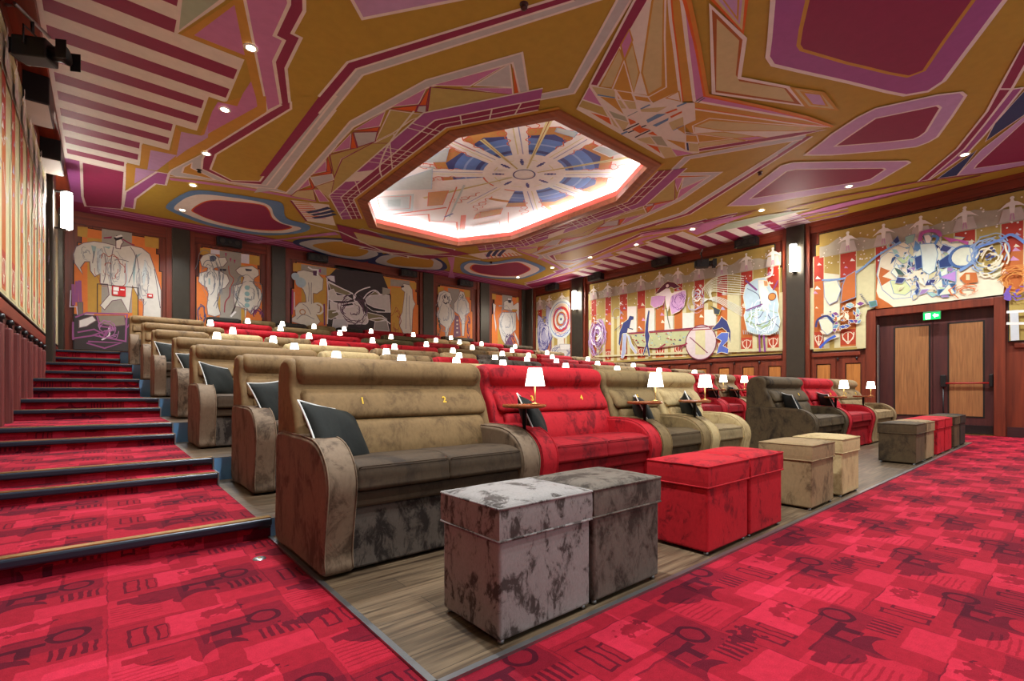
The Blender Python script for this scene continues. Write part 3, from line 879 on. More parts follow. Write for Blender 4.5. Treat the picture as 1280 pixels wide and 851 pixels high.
# ------------------------------------------------------------------ sconces
def sconce(loc, s, label, axis='x'):
    t = empty('wall_sconce', loc, label, 'wall lamp', 'tall white lamps on the pilasters')
    q = bmesh.new(); lathe(q, [(0, -.34), (.075, -.34), (.085, -.33), (.085, .33), (.075, .34), (0, .34)], 24)
    link('glass_tube', q, M_sconce, t, smooth=False)
    q = bmesh.new(); box(q, min(0, s * .2), max(0, s * .2), -.05, .05, .342, .36); box(q, min(0, s * .2), max(0, s * .2), -.05, .05, -.36, -.342)
    lathe(q, [(0, .36), (.10, .36), (.10, .375), (0, .38)], 20)
    box(q, min(s * .19, s * .2), max(s * .19, s * .2), -.05, .05, -.36, .36)
    link('bracket', q, M_black, t)
    return t
sconce((XR - .27, 4.965, 4.41), 1, 'tall white wall lamp on the dark pilaster left of the exit doors')
sconce((XR - .27, 12.70, 4.41), 1, 'tall white wall lamp on the far pilaster of the right wall')
sconce((XL + .31, 12.70, 4.41), -1, 'tall white wall lamp on the left wall above the stairs')

# ------------------------------------------------------------------ speakers and spotlights
def speaker(loc, label, rz=0, wid=.62, hei=.22, dep=.22):
    t = empty('surround_speaker', loc, label, 'speaker', 'black surround speakers under the ceiling'); t.rotation_euler = (math.radians(0), 0, rz)
    link('cabinet', newbox(-wid / 2, wid / 2, -dep / 2, dep / 2, -hei / 2, hei / 2, bevel=.012), M_black, t)
    for dx in (-wid * .3, wid * .3, 0):
        q = bmesh.new(); r = hei * (.3 if dx else .2)
        lathe(q, [(0, 0), (r * .3, .012), (r * .6, .004), (r, .012), (r * 1.08, .004), (r * 1.08, 0)], 18)
        bmesh.ops.rotate(q, verts=q.verts[:], cent=(0, 0, 0), matrix=Matrix.Rotation(PI / 2, 3, 'X'))
        bmesh.ops.translate(q, verts=q.verts[:], vec=(dx, -dep / 2 - .001, 0))
        link('driver', q, plain('speaker_cone', (52, 48, 44), .6, 0, .4, 0), t, smooth=True)
    return t
for i, x in enumerate((2.66, 5.1, 8.27, 10.74)):
    speaker((x, YB - .20, 5.12), 'black speaker under the ceiling on the back wall, %s from the left' % ORD[i])
for i, y in enumerate((6.2, 8.95, 11.7, 14.0)):
    speaker((XR - .2, y, 5.12), 'black speaker under the ceiling on the right wall, %s from the exit doors' % ORD[i], rz=-PI / 2)
def big_speaker(loc, label):
    t = empty('wall_speaker', loc, label, 'speaker', 'large wall speakers on the left')
    q = newbox(-.15, .15, -.40, .40, -.19, .19, bevel=.015); link('cabinet', q, M_black, t)
    q = newbox(-.13, .135, -.38, .38, -.197, -.1905); link('grille', q, plain('speaker_grille', (186, 176, 166), .6, 0, .3, .03), t)
big_speaker((XL + .16, 9.42, 4.99), 'black wall speaker with pale underside just beyond the spotlight, left wall')
big_speaker((XL + .16, 11.6, 5.03), 'black wall speaker with pale underside near the left sconce')
def spotlight(loc, label, rz, sc=1.0):
    t = empty('stage_spotlight', loc, label, 'spotlight'); t.rotation_euler = (0, 0, rz); t.scale = (sc,) * 3
    q = newbox(-.13, .13, -.22, .16, -.13, .13, bevel=.02); box(q, -.10, .10, .16, .22, -.10, .10, bevel=.01); link('housing', q, M_black, t)
    q = bmesh.new(); lathe(q, [(0, 0), (.09, .0), (.09, .10), (.12, .16), (.115, .16), (.085, .10), (.0, .09)], 20)
    bmesh.ops.rotate(q, verts=q.verts[:], cent=(0, 0, 0), matrix=Matrix.Rotation(PI / 2, 3, 'X')); bmesh.ops.translate(q, verts=q.verts[:], vec=(0, -.22, 0))
    link('lens_hood', q, M_black, t, smooth=True)
    for dx, rot in ((-.14, 0), (.14, 0)):
        q = newbox(dx - .004, dx + .004, -.46, -.34, -.12, .12); link('barn_door', q, M_black, t)
    q = bmesh.new(); tube(q, [(-.155, 0, 0), (-.155, 0, .24), (.155, 0, .24), (.155, 0, 0)], .012, 8); tube(q, [(0, 0, .24), (0, 0, .40)], .02, 8)
    link('yoke', q, M_black, t)
    q = bmesh.new(); tube(q, [(-.3, 0, .40), (.3, 0, .40)], .022, 10); link('hanging_bar', q, M_steel, t)
    return t
spotlight((XR - .45, 7.42, 4.72), 'black stage spotlight hanging before the right mural', math.radians(35), .9)
spotlight((XL + .27, 7.55, 4.72), 'black stage spotlight hanging at the left ceiling edge', math.radians(62), .85)

# projection booth window in the back wall
w1 = empty('window_1', (6.52, YB, 4.80), kind='structure')
link('window_frame', (lambda q: (box(q, -.82, .82, -.05, .0, .20, .24), box(q, -.82, .82, -.05, 0, -.26, -.22), box(q, -.82, -.78, -.05, 0, -.22, .20), box(q, .78, .82, -.05, 0, -.22, .20), q)[-1])(bmesh.new()), M_black, w1)
link('booth_glass', newbox(-.78, .78, -.02, -.006, -.22, .20), plain('booth_glass_dark', (20, 26, 24), .08, 0, .9, 0), w1)
link('booth_light', newbox(.42, .66, -.026, -.021, -.18, .10), glow('booth_teal', (70, 130, 120), .5), w1)

# red fire plate on the back wall
fp = empty('fire_plate', (.24, YB - .064, 3.455), 'small red fire equipment plate on the left back mural', 'sign')
link('plate', newbox(-.135, .135, -.008, .008, -.125, .125), plain('sign_red', (200, 22, 24), .5, 0, .4, 0), fp)
q = bmesh.new(); box(q, -.11, .0, -.012, -.0085, .0, .10); box(q, -.11, -.02, -.012, -.0085, -.09, -.02); box(q, .03, .11, -.012, -.0085, .03, .06)
link('pictogram', q, M_white, fp)
fp2 = empty('alarm_plate', (.875, YB - .066, 3.42), 'tiny red and white alarm plate right of the fire plate', 'sign')
link('plate', newbox(-.06, .06, -.01, .01, -.05, .05), plain('sign_red', (200, 22, 24)), fp2)
link('button', newbox(-.035, .035, -.014, -.0105, -.02, .02), M_white, fp2)

# ------------------------------------------------------------------ ceiling with octagonal coffer
CX, CY = 6.745, 8.78
OCT = [(4.40, 6.85), (5.36, 5.27), (8.13, 5.27), (9.09, 6.85), (9.09, 10.70), (8.13, 12.28), (5.36, 12.28), (4.40, 10.70)]
def scaled_oct(d):
    out = []
    n = 8
    for i in range(n):
        p = Vector(OCT[i]); a = Vector(OCT[i - 1]); b = Vector(OCT[(i + 1) % n])
        e1 = (p - a).normalized(); e2 = (b - p).normalized()
        n1 = Vector((-e1.y, e1.x)); n2 = Vector((-e2.y, e2.x))
        bis = (n1 + n2).normalized(); out.append(tuple(p + bis * (d / max(.3, bis.dot(n1)))))
    return out
ce = empty('ceiling', (0, 0, 0), kind='structure')
bm = bmesh.new()
outer = [(XL - .2, YF), (XR + .2, YF), (XR + .2, YB + .2), (XL - .2, YB + .2)]
def edge_hit(p):
    d = Vector((p[0] - CX, p[1] - CY)); best = None
    for val, ax in ((XL - .2, 0), (XR + .2, 0), (YF, 1), (YB + .2, 1)):
        dd = d[ax]
        if abs(dd) < 1e-9: continue
        t = (val - (CX, CY)[ax]) / dd
        if t > 0 and (best is None or t < best): best = t
    return (CX + d.x * best, CY + d.y * best)
hits = [edge_hit(p) for p in OCT]
for i in range(8):
    j = (i + 1) % 8
    A, B = hits[i], hits[j]; mid = []
    for c in outer:
        ang = lambda q: math.atan2(q[1] - CY, q[0] - CX)
        a0, a1, ac = ang(A), ang(B), ang(c)
        span = (a1 - a0) % (2 * PI); rel = (ac - a0) % (2 * PI)
        if 1e-6 < rel < span and span < PI: mid.append((rel, c))
        span2 = (a0 - a1) % (2 * PI); rel2 = (a0 - ac) % (2 * PI)
        if 1e-6 < rel2 < span2 and span2 < PI: mid.append((rel2, c))
    mid.sort()
    pts = [OCT[i], A] + [m_[1] for m_ in mid] + [B, OCT[j]]
    bm.faces.new([bm.verts.new((x, y, H)) for x, y in pts])
GOLD = (172, 142, 52)
link('ceiling_plane', bm, paint_mat(GOLD), ce)
inn, outb, ledge = scaled_oct(.20), scaled_oct(-.02), scaled_oct(.26)
# wooden moulding around the opening
bm = bmesh.new()
def ring_band(bm, rings):   # rings: list of (octagon, z)
    V = [[bm.verts.new((x, y, z)) for x, y in r] for r, z in rings]
    for A, B in zip(V, V[1:]):
        for i in range(8):
            j = (i + 1) % 8; bm.faces.new([A[i], A[j], B[j], B[i]])
ring_band(bm, [(outb, H), (outb, H - .035), (scaled_oct(.10), H - .05), (inn, H - .045), (inn, H + .0)])
link('coffer_moulding', bm, wood('coffer_wood', (120, 62, 32), (156, 88, 50), 'X', .6), ce)
bm = bmesh.new(); ring_band(bm, [(inn, H), (inn, H + .075)]); link('coffer_lip', bm, wood('coffer_wood', (1, 1, 1), (1, 1, 1)), ce)
bm = bmesh.new(); ring_band(bm, [(inn, H + .075), (scaled_oct(.19), H + .076), (scaled_oct(.19), H + .20), (scaled_oct(.17), H + .20), (scaled_oct(.05), H + .20)])
link('coffer_fascia', bm, plain('coral_paint', (226, 110, 96), .6, 0, .3, .03), ce)
DOMZ = H + .36
wide = scaled_oct(-.12)
bm = bmesh.new(); ring_band(bm, [(scaled_oct(.05), H + .20), (wide, H + .20), (wide, DOMZ)])
link('cove', bm, plain('cove_white', (236, 232, 222), .7, 0, .3, 0), ce)
bm = bmesh.new(); bm.faces.new([bm.verts.new((x, y, DOMZ)) for x, y in wide]); link('coffer_top', bm, plain('cove_white', (0, 0, 0)), ce)
# LED strip lying on the cove ledge, hidden behind the lip
q = bmesh.new()
so, si = scaled_oct(.02), scaled_oct(.06)
ring_band(q, [(so, H + .206), (so, H + .222), (si, H + .222), (si, H + .206)])
link('led_strip', q, glow('led_white', (236, 246, 255), 62.0), ce)

# ------------------------------------------------------------------ downlights
def spot(name, loc, e, size=2.4, blend=.7, r=.06, col=(.93, .98, 1.0)):
    l = bpy.data.lights.new(name, 'SPOT'); l.energy = e; l.spot_size = size; l.spot_blend = blend; l.shadow_soft_size = r; l.color = col
    o = bpy.data.objects.new(name, l); COL.objects.link(o); o.location = loc
    return o
DL = [('left', 1.40, y) for y in (6.81, 8.57, 10.38, 12.16, 14.0, 5.05, 3.26, 1.45, -.35)] + \
     [('right', 12.09, y) for y in (3.26, 5.05, 6.84, 8.64, 10.44, 12.18, 14.05, 1.45, -.35)]  # last pair of each line is out of view, added to carry the lighting forward
vis = {'left': 0, 'right': 0}
for side, x, y in DL:
    far = sorted([d for d in DL if d[0] == side], key=lambda d: d[2])
    rank = [d[2] for d in far].index(y)
    t = empty('downlight', (x, y, H), 'round recessed ceiling downlight in the %s line, %s from the screen end' % (side, ORD[rank]), 'ceiling light', 'recessed downlights')  # also makes the added, out-of-view last pair of each line
    q = bmesh.new(); lathe(q, [(.055, -.02), (.075, -.024), (.085, -.018), (.085, -.012), (.055, -.012)], 24); link('trim_ring', q, M_white, t, smooth=True)
    q = bmesh.new(); lathe(q, [(0, -.0205), (.055, -.0205), (.055, -.014), (0, -.014)], 20); link('lens', q, M_led, t)
    l_ = spot('downlight_beam', (0, 0, -.05), SPOT_E); l_.parent = t
for i, (x, y) in enumerate(((9.6, .4), (3.9, .4), (6.75, .4))):  # unseen lamps added to light the front of the room
    t = empty('downlight', (x, y, H), 'added unseen ceiling downlight over the open floor before the front row', 'ceiling light', 'added unseen downlights over the front floor')
    q = bmesh.new(); lathe(q, [(.055, -.02), (.075, -.024), (.085, -.018), (.085, -.012), (.055, -.012)], 24); link('trim_ring', q, M_white, t, smooth=True)
    q = bmesh.new(); lathe(q, [(0, -.0205), (.055, -.0205), (.055, -.014), (0, -.014)], 20); link('lens', q, M_led, t)
    l_ = spot('downlight_beam', (0, 0, -.05), SPOT_E * FRONT_K); l_.parent = t
# sprinkler heads
for i, (px_, py_) in enumerate(((655, 5), (249, 212), (950, 215), (614, 327))):
    a, b = on_z(px_, py_, H)
    t = empty('sprinkler', (a, b, H + .004), ['dark red sprinkler head at the top centre of the ceiling', 'small round camera on the ceiling near the left downlights', 'small dark sprinkler in the gold field right of the coffer', 'small dark sprinkler beyond the coffer'][i], 'sprinkler')
    q = bmesh.new(); lathe(q, [(0, -.07), (.03, -.065), (.04, -.045), (.02, -.03), (.035, -.012), (.05, -.011), (.05, 0)], 16)
    link('head', q, plain('sprinkler_dark', (60, 16, 18), .4, 0, .5, 0) if i != 1 else M_black, t, smooth=True)
# ------------------------------------------------------------------ the painted ceiling (symmetric about x = CX)
CREAM, MAROON, MAUVE, PLUM, LILAC = (218, 212, 204), (138, 40, 80), (190, 122, 172), (156, 82, 144), (184, 148, 192)
GREY, MINT, OLIVE, PALE, ORANGE = (184, 186, 190), (166, 182, 160), (178, 160, 92), (194, 180, 132), (208, 96, 34)
WHITE, BLUE, NAVY, AMBER, SIENNA = (222, 212, 208), (96, 134, 176), (44, 58, 104), (190, 142, 58), (160, 88, 36)
def ceil_px(x, y): return on_z(x, y, H)
P = Painter(lambda a, b, d: (a, b, H - .0015 - d), ceil_px, .00006)
P.mirror = CX
S = .15625
# back strip
P.raw(MAROON, [(XL, 15.0), (CX, 15.0), (CX, YB), (XL, YB)])
for y in (15.12, 15.34, 15.52): P.rline(MAUVE, .07, [(-.3, y), (CX, y + .05)])
P.rline(PLUM, .10, [(-.3, 15.22), (4.5, 15.22)])
# striped field down the side
P.raw(CREAM, [(-.62, 4.6), (.90, 4.6), (.66, 6.0), (.66, 7.13), (1.39, 7.13), (1.39, 8.37), (1.16, 8.37), (1.16, 9.60), (.87, 9.60), (.87, 10.70), (.49, 10.70), (.49, 11.80), (.30, 11.80), (.30, 12.29), (-.62, 12.29)])
for y0, y1, xe in ((5.22, 5.48, .50), (5.78, 6.05, .56), (6.33, 6.63, .61), (6.88, 7.14, .63), (7.41, 7.68, 1.36), (7.96, 8.24, 1.36), (8.52, 8.79, 1.12), (9.07, 9.34, 1.12), (9.61, 9.89, .83), (10.17, 10.44, .83), (10.70, 10.97, .45), (11.25, 11.53, .45), (11.80, 12.03, .26)):
    P.raw(MAROON, [(-.55, y0), (xe, y0), (xe, y1), (-.55, y1)])
P.rline(WHITE, .05, [(-.58, 4.0), (-.58, 12.3)])
P.raw(PLUM, [(-.60, 12.30), (-.38, 12.30), (-.30, 15.0), (-.60, 15.0)])
P.crop(60, 120, S).outlined(MAROON, WHITE, .045, (265, 525), (617, 605), (598, 870), (590, 905), (300, 880), (275, 800))
# side triangles
P.crop(220, 0, S)
P.outlined(MINT, WHITE, .04, (40, -80), (15, 255), (370, 0), (430, -60))
P.poly(AMBER, (35, 275), (470, -10), (545, 0), (650, 480), (720, 850), (640, 850), (560, 470))
P.poly(MAUVE, (145, 280), (468, 38), (550, 440))
P.outlined(MAUVE, WHITE, .035, (545, -30), (890, -30), (905, 30), (785, 285), (862, 322), (780, 490), (838, 835), (730, 885))
# lilac steps under the diagonal
P.crop(220, 120, S)
P.poly(AMBER, (560, 0), (720, 0), (725, 125), (200, 450), (-60, 590), (-60, 500), (20, 300), (180, 330), (330, 60))
P.poly(MAUVE, (335, 45), (490, 80), (535, -20), (600, -120), (640, 10), (650, 82), (222, 318), (290, 120))
P.poly(LILAC, (45, 285), (200, 318), (300, 270), (0, 492))
P.crop(60, 120, S)
P.poly(AMBER, (1020, 240), (1060, 285), (1030, 470), (830, 430), (790, 580), (700, 570), (690, 700), (620, 740), (625, 540), (735, 555), (750, 385), (985, 435))
P.poly(LILAC, (1065, 285), (1245, 320), (1280, 230), (1280, 330), (1030, 475))
P.poly(LILAC, (820, 430), (1030, 472), (870, 595), (795, 585))
P.poly(LILAC, (700, 572), (865, 600), (690, 700))
P.outlined(PLUM, WHITE, .04, (620, 765), (870, 605), (967, 622), (942, 712), (860, 700), (700, 820), (688, 900), (600, 885))
# grey wedge with gold heart
P.crop(220, 120, S)
P.outlined(GREY, WHITE, .03, (225, 455), (-35, 590), (-60, 620), (0, 640), (330, 672), (880, 775), (1100, 840), (720, 715), (430, 690), (205, 580))
P.outlined(AMBER, WHITE, .03, (128, 532), (62, 568), (48, 612), (310, 666), (200, 610), (122, 575))
P.line(MAUVE, .13, (-50, 662), (200, 690), (600, 745), (880, 795), (1120, 835))
P.line(WHITE, .03, (-50, 640), (330, 680), (880, 778), (1120, 825))
# maroon ribbon around the gold polygon
P.poly(GOLD, (905, 0), (920, 100), (320, 465), (275, 585), (450, 675), (680, 680), (1160, 0))
P.crop(220, 0, S)
P.poly(MAROON, (905, -60), (905, 30), (790, 280), (865, 320), (785, 490), (838, 836), (915, 868), (880, 545), (1000, 300), (930, 265), (1025, 85), (1025, -60))
P.line(WHITE, .04, (905, -60), (905, 30), (790, 280), (865, 320), (785, 490), (840, 836), (725, 900))
P.line(WHITE, .04, (1025, -60), (1027, 85), (930, 265), (1000, 300), (880, 545), (915, 868))
P.crop(220, 120, S)
P.poly(MAROON, (838, 60), (725, 133), (250, 430), (212, 500), (205, 580), (430, 682), (720, 708), (1265, 0), (1160, 0), (680, 680), (450, 675), (275, 585), (320, 465), (920, 100), (912, 50))
P.line(WHITE, .035, (845, 65), (725, 133), (250, 430), (212, 500), (205, 580), (430, 685), (720, 710))
P.line(WHITE, .035, (918, 40), (920, 100), (320, 465), (275, 585), (450, 675), (670, 680), (1160, 0))
T1 = .34375
P.crop(400, 0, T1)
P.poly(MAROON, (0, 345), (100, 225), (840, -2), (1150, -95), (1150, -70), (925, 0), (132, 248), (0, 408), (-160, 640), (-220, 640))
P.line(WHITE, .035, (-5, 350), (100, 225), (600, 72), (1150, -97))
# first grey band
P.poly(GREY, (0, 410), (132, 250), (925, 0), (1150, -66), (1150, -40), (1005, 2), (155, 272), (0, 462), (-120, 640), (-160, 690), (-240, 700))
P.crop(220, 120, S)
P.poly(GREY, (1280, -10), (720, 712), (500, 700), (790, 740), (880, 620), (1280, 110))
P.line(WHITE, .03, (1285, -5), (725, 712), (440, 690))
P.line(WHITE, .03, (600, 724), (790, 740), (1280, 108))
P.crop(400, 0, T1)
P.line(WHITE, .03, (-8, 470), (155, 272), (1010, 0), (1150, -44))
P.line(WHITE, .03, (-4, 412), (132, 250), (925, 0))
# second grey band
P.poly(GREY, (0, 570), (110, 440), (385, 290), (735, 190), (760, 350), (905, 320), (1080, 0), (1110, -60), (1165, -60), (1130, 0), (925, 338), (735, 374), (700, 227), (390, 318), (120, 462), (0, 592))
P.line(WHITE, .03, (0, 570), (110, 440), (385, 290), (735, 190), (760, 350), (905, 320), (1080, 0), (1110, -60))
P.line(WHITE, .03, (0, 592), (120, 462), (390, 318), (700, 227), (735, 374), (925, 338), (1130, 0), (1165, -60))
P.crop(220, 120, S)
P.poly(GREY, (880, 775), (1050, 590), (1280, 340), (1280, 400), (1100, 610), (930, 790))
P.line(WHITE, .03, (880, 775), (1050, 590), (1280, 338)); P.line(WHITE, .03, (930, 790), (1100, 610), (1280, 400))
# shards between the band and the coffer
P.crop(400, 0, T1)
P.outlined(MAUVE, WHITE, .022, (408, 308), (665, 240), (545, 312)); P.outlined(GREY, WHITE, .022, (560, 310), (690, 230), (700, 316))
P.outlined(MAUVE, WHITE, .022, (520, 318), (700, 318), (702, 346)); P.outlined(MAUVE, WHITE, .022, (395, 412), (704, 350), (706, 376), (600, 388), (440, 436))
P.poly(ORANGE, (700, 232), (730, 374), (710, 372))
P.outlined(OLIVE, MAROON, .02, (402, 315), (700, 342), (390, 412))
P.crop(380, 90, S)
P.outlined(OLIVE, WHITE, .022, (690, 300), (900, 330), (985, 332), (860, 380), (720, 480), (570, 552))
P.outlined(OLIVE, MAROON, .022, (205, 660), (430, 600), (570, 556), (300, 690), (245, 850))
P.outlined(OLIVE, WHITE, .022, (300, 692), (570, 560), (720, 490), (700, 600), (620, 680), (420, 850), (260, 935), (245, 850))
for c, t in ((MAUVE, ((700, 275), (980, 125), (915, 252))), (MAUVE, ((400, 460), (650, 310), (605, 430))), (MAUVE, ((230, 640), (375, 490), (370, 605))), (MAUVE, ((80, 805), (175, 700), (180, 782))),
             (ORANGE, ((1005, 120), (980, 262), (918, 262))), (ORANGE, ((690, 290), (910, 262), (890, 316))), (ORANGE, ((395, 470), (605, 435), (590, 472))), (ORANGE, ((385, 480), (425, 605), (372, 610))),
             (ORANGE, ((185, 680), (225, 790), (182, 786))), (ORANGE, ((50, 825), (215, 788), (215, 815))), (GREY, ((915, 268), (982, 264), (975, 325), (898, 312))), (GREY, ((395, 480), (587, 475), (570, 552), (430, 597)))):
    P.outlined(c, (WHITE if c == MAUVE else MAROON), .018, *t)
P.crop(340, 180, S)
P.outlined(OLIVE, MAROON, .02, (560, 118), (800, -10), (945, -10), (920, 50), (600, 345), (465, 440), (495, 270))
for c, t in ((MAUVE, ((330, 235), (430, 130), (437, 212))), (MAUVE, ((212, 362), (290, 275), (302, 325))), (ORANGE, ((445, 100), (480, 232), (436, 215))), (ORANGE, ((310, 250), (480, 210), (470, 232))),
             (ORANGE, ((297, 265), (345, 350), (318, 352))), (ORANGE, ((205, 366), (345, 340), (320, 360))), (GREY, ((308, 264), (480, 236), (495, 282), (345, 332))), (PALE, ((345, 336), (496, 290), (462, 442))),
             (PALE, ((200, 370), (330, 360), (352, 450), (150, 412))), (MAUVE, ((335, 362), (378, 362), (456, 456), (380, 456)))):
    P.outlined(c, (WHITE if c in (MAUVE, GREY) else MAROON), .018, *t)
# feathered patch with three dark strokes
P.poly(CREAM, (150, 445), (455, 482), (510, 650), (275, 612))
for k in range(9):
    P.line(random.choice((ORANGE, AMBER, MAUVE)), .05, (175 + 12 * k, 462 + 16 * k), (300 + 16 * k, 470 + 15 * k))
P.line(MAROON, .05, (150, 448), (275, 612))
for a, b in (((280, 545), (460, 505)), ((320, 565), (490, 530)), ((330, 588), (505, 556))): P.line(NAVY, .12, a, ((a[0] + b[0]) / 2, (a[1] + b[1]) / 2 + 4), b, smooth=True)
# maroon lattice beside the coffer: left side and both left corners
oA, oB, oC, oD = scaled_oct(-.10), scaled_oct(-.36), scaled_oct(-.60), scaled_oct(-.74)
def lerp(a, b, t): return (a[0] + (b[0] - a[0]) * t, a[1] + (b[1] - a[1]) * t)
for i, j in ((7, 0), (0, 1), (6, 7)):
    hi = .82 if (i, j) == (0, 1) else 1.0
    lo = .35 if (i, j) == (6, 7) else 0
    q = lambda r, t: lerp(r[i], r[j], t)
    P.raw(MAROON, [q(oA, lo), q(oA, hi), q(oB, hi), q(oB, lo)])
    P.raw(PLUM, [q(oB, lo), q(oB, hi), q(oC, hi), q(oC, lo)])
    for r in (oA, oB, oC): P.rline(CREAM, .028, [q(r, lo), q(r, hi)])
    P.rline(CREAM, .02, [q(scaled_oct(-.22), lo), q(scaled_oct(-.22), hi)])
random.seed(11)
for t in (.04, .09, .15, .55, .60, .64, .68, .72, .92, .96):
    P.rline(CREAM, .022, [lerp(oA[7], oA[0], t), lerp(oC[7], oC[0], t - .05)])
for t in (.1, .5): P.rline(CREAM, .022, [lerp(oA[7], oA[0], t), lerp(oC[7], oC[0], t + .22)])
P.rline(CREAM, .03, [lerp(oA[7], oA[0], .38), lerp(oB[7], oB[0], .5), lerp(oC[7], oC[0], .72), lerp(oD[7], oD[0], .98)], smooth=True)
P.raw(CREAM, [lerp(oB[7], oB[0], .28), lerp(oB[7], oB[0], .44), lerp(oC[7], oC[0], .36), lerp(oC[7], oC[0], .22)])
for t in (.48, .60, .74, .88, .97): P.rline(CREAM, .022, [lerp(oA[6], oA[7], t), lerp(oC[6], oC[7], t - .03)])
for t in (.15, .4, .62): P.rline(CREAM, .022, [lerp(oA[0], oA[1], t), lerp(oB[0], oB[1], t + .06)])
P.rline(CREAM, .022, [lerp(oC[6], oC[7], .5), lerp(oB[6], oB[7], .7), lerp(oA[6], oA[7], .95)], smooth=True)
P.rline(AMBER, .07, [lerp(scaled_oct(-.05)[6], scaled_oct(-.05)[7], .3), scaled_oct(-.05)[7], scaled_oct(-.05)[0], scaled_oct(-.05)[1]])
# rounded fields at the back
P.crop(0, 0, 1)
def field(outer, mid, inner, c1, c2, c3, c4=None):
    P.blob(c1, *outer); P.blob(c2, *mid)
    if c4:
        cx = sum(p[0] for p in inner) / len(inner); cy = sum(p[1] for p in inner) / len(inner)
        P.blob(c4, *[(cx + (x - cx) * 1.035, cy + (y - cy) * 1.06) for x, y in inner])
    P.blob(c3, *inner)
z7 = lambda *p: [(80 + x * .235, 230 + y * .235) for x, y in p]
field([(208, 255.9), (230.4, 240.6), (249, 237), (282, 240.6), (330, 248), (349.4, 251.9), (354.8, 258), (355.6, 267.5), (362, 274), (380, 278.5), (388, 283.5), (378, 290), (342, 293.5), (312, 291.5), (258.6, 280.5), (216, 264.5)],
      z7((585, 125), (625, 85), (672, 62), (740, 52), (870, 65), (1040, 92), (1100, 120), (1118, 165), (1165, 205), (1262, 232), (1190, 256), (1080, 257), (980, 247), (780, 205), (630, 150)),
      z7((686, 136), (730, 104), (780, 88), (860, 88), (1040, 108), (1085, 135), (1105, 178), (1150, 205), (1205, 225), (1130, 241), (1000, 235), (880, 212), (780, 185), (710, 155)), BLUE, CREAM, MAROON, ORANGE)
z8 = lambda *p: [(360 + x * .2344, 240 + y * .2344) for x, y in p]
field(z8((25, 268), (60, 250), (200, 243), (350, 253), (440, 280), (505, 325), (480, 352), (380, 372), (230, 345), (80, 292)),
      z8((60, 272), (110, 256), (210, 250), (345, 262), (420, 285), (480, 325), (455, 345), (380, 358), (235, 336), (100, 292)),
      z8((130, 282), (190, 268), (250, 261), (320, 266), (385, 290), (430, 316), (370, 342), (270, 332), (190, 308)), NAVY, GREY, AMBER)
# broad moulding-like band behind the coffer
P.crop(360, 240, .2344)
P.outlined(MAROON, CREAM, .05, (290, 208), (400, 194), (640, 262), (640, 348), (560, 330), (430, 265))
P.raw(MAROON, [(4.6, 12.62), (CX, 12.62), (CX, 14.1), (5.3, 14.0)])
P.rline(CREAM, .06, [(5.3, 14.05), (CX, 14.15)])
P.raw(PALE, [(5.2, 12.95), (CX, 12.95), (CX, 13.75), (5.7, 13.75)])
P.rline(AMBER, .05, [(5.2, 12.95), (CX, 12.95)]); P.rline(AMBER, .05, [(5.7, 13.75), (CX, 13.75)])
P.raw((92, 100, 128), [(5.7, 12.66), (CX, 12.66), (CX, 12.9), (6.1, 12.9)])
P.crop(360, 240, .2344)
P.poly(MAUVE, (0, 242), (290, 205), (180, 222), (0, 250))
P.line(CREAM, .06, (90, 160), (285, 212), (440, 285), (560, 335))
# long lilac ribs between the fields near the right corner
P.crop(360, 240, .2344).poly(MAUVE, (850, 345), (890, 345), (872, 400), (892, 460), (852, 458), (868, 400))
# ---- forward fields (traced on the right, mirrored to the left)
P.mirror = None
P.crop(860, 0, S)
P.outlined(SIENNA, WHITE, .05, (180, 40), (455, 302), (410, 615), (800, 690), (925, 838), (205, 738))
P.poly(PALE, (230, 140), (410, 315), (382, 590), (410, 642), (770, 700), (850, 808), (225, 715))
P.outlined(PALE, AMBER, .05, (830, 695), (1078, 735), (1190, 872), (955, 850))
P.poly(AMBER, (890, 718), (1062, 742), (1125, 845), (985, 832)); P.poly(LILAC, (932, 738), (1055, 752), (1100, 835), (1000, 824))
P.outlined(PALE, ORANGE, .04, (150, -60), (440, 252), (475, -60)); P.poly(LILAC, (200, -60), (415, 188), (440, -60)); P.poly(AMBER, (240, -60), (402, 162), (415, -60)); P.poly(LILAC, (255, -60), (390, 122), (397, -60))
P.crop(0, 0, 1)
big = [(968, -60), (966, 0), (962, 50), (959.5, 70), (966, 80), (1000, 88), (1060, 101.5), (1080, 106.5), (1110, 114), (1131, 118), (1160, 113), (1180, 100), (1195, 80), (1225, 40), (1255, 0), (1300, -60)]
P.poly(PLUM, *big); P.line(WHITE, .055, *big)
sm = [(1014, -60), (1009, 0), (1001, 35), (998, 55), (1002, 61), (1060, 78), (1080, 82.5), (1110, 90), (1135, 94.5), (1155, 87), (1180, 50), (1216, 0), (1262, -60)]
P.poly(MAROON, *sm); P.line(AMBER, .045, *sm)
P.mirror = CX
P.crop(1040, 110, .188)
o2_ = [(-181, 441), (-60, 350), (0, 300), (170, 190), (290, 130), (700, 40), (860, 22), (888, 45), (800, 180), (700, 320), (640, 355), (560, 385), (300, 415), (0, 440)]
P.outlined(LILAC, WHITE, .04, *o2_)
P.outlined(MAROON, WHITE, .035, (18, 382), (150, 290), (290, 195), (700, 110), (722, 125), (625, 285), (585, 315), (540, 335), (300, 360))
P.outlined(LILAC, WHITE, .04, (-692, 780), (-480, 620), (-336, 511), (-260, 491), (0, 485), (500, 480), (518, 492), (310, 615), (250, 640), (106, 667), (-520, 776))
P.outlined(MAROON, WHITE, .035, (-547, 733), (-303, 549), (-239, 535), (340, 528), (355, 536), (260, 600), (190, 618), (0, 648))
P.mirror = None
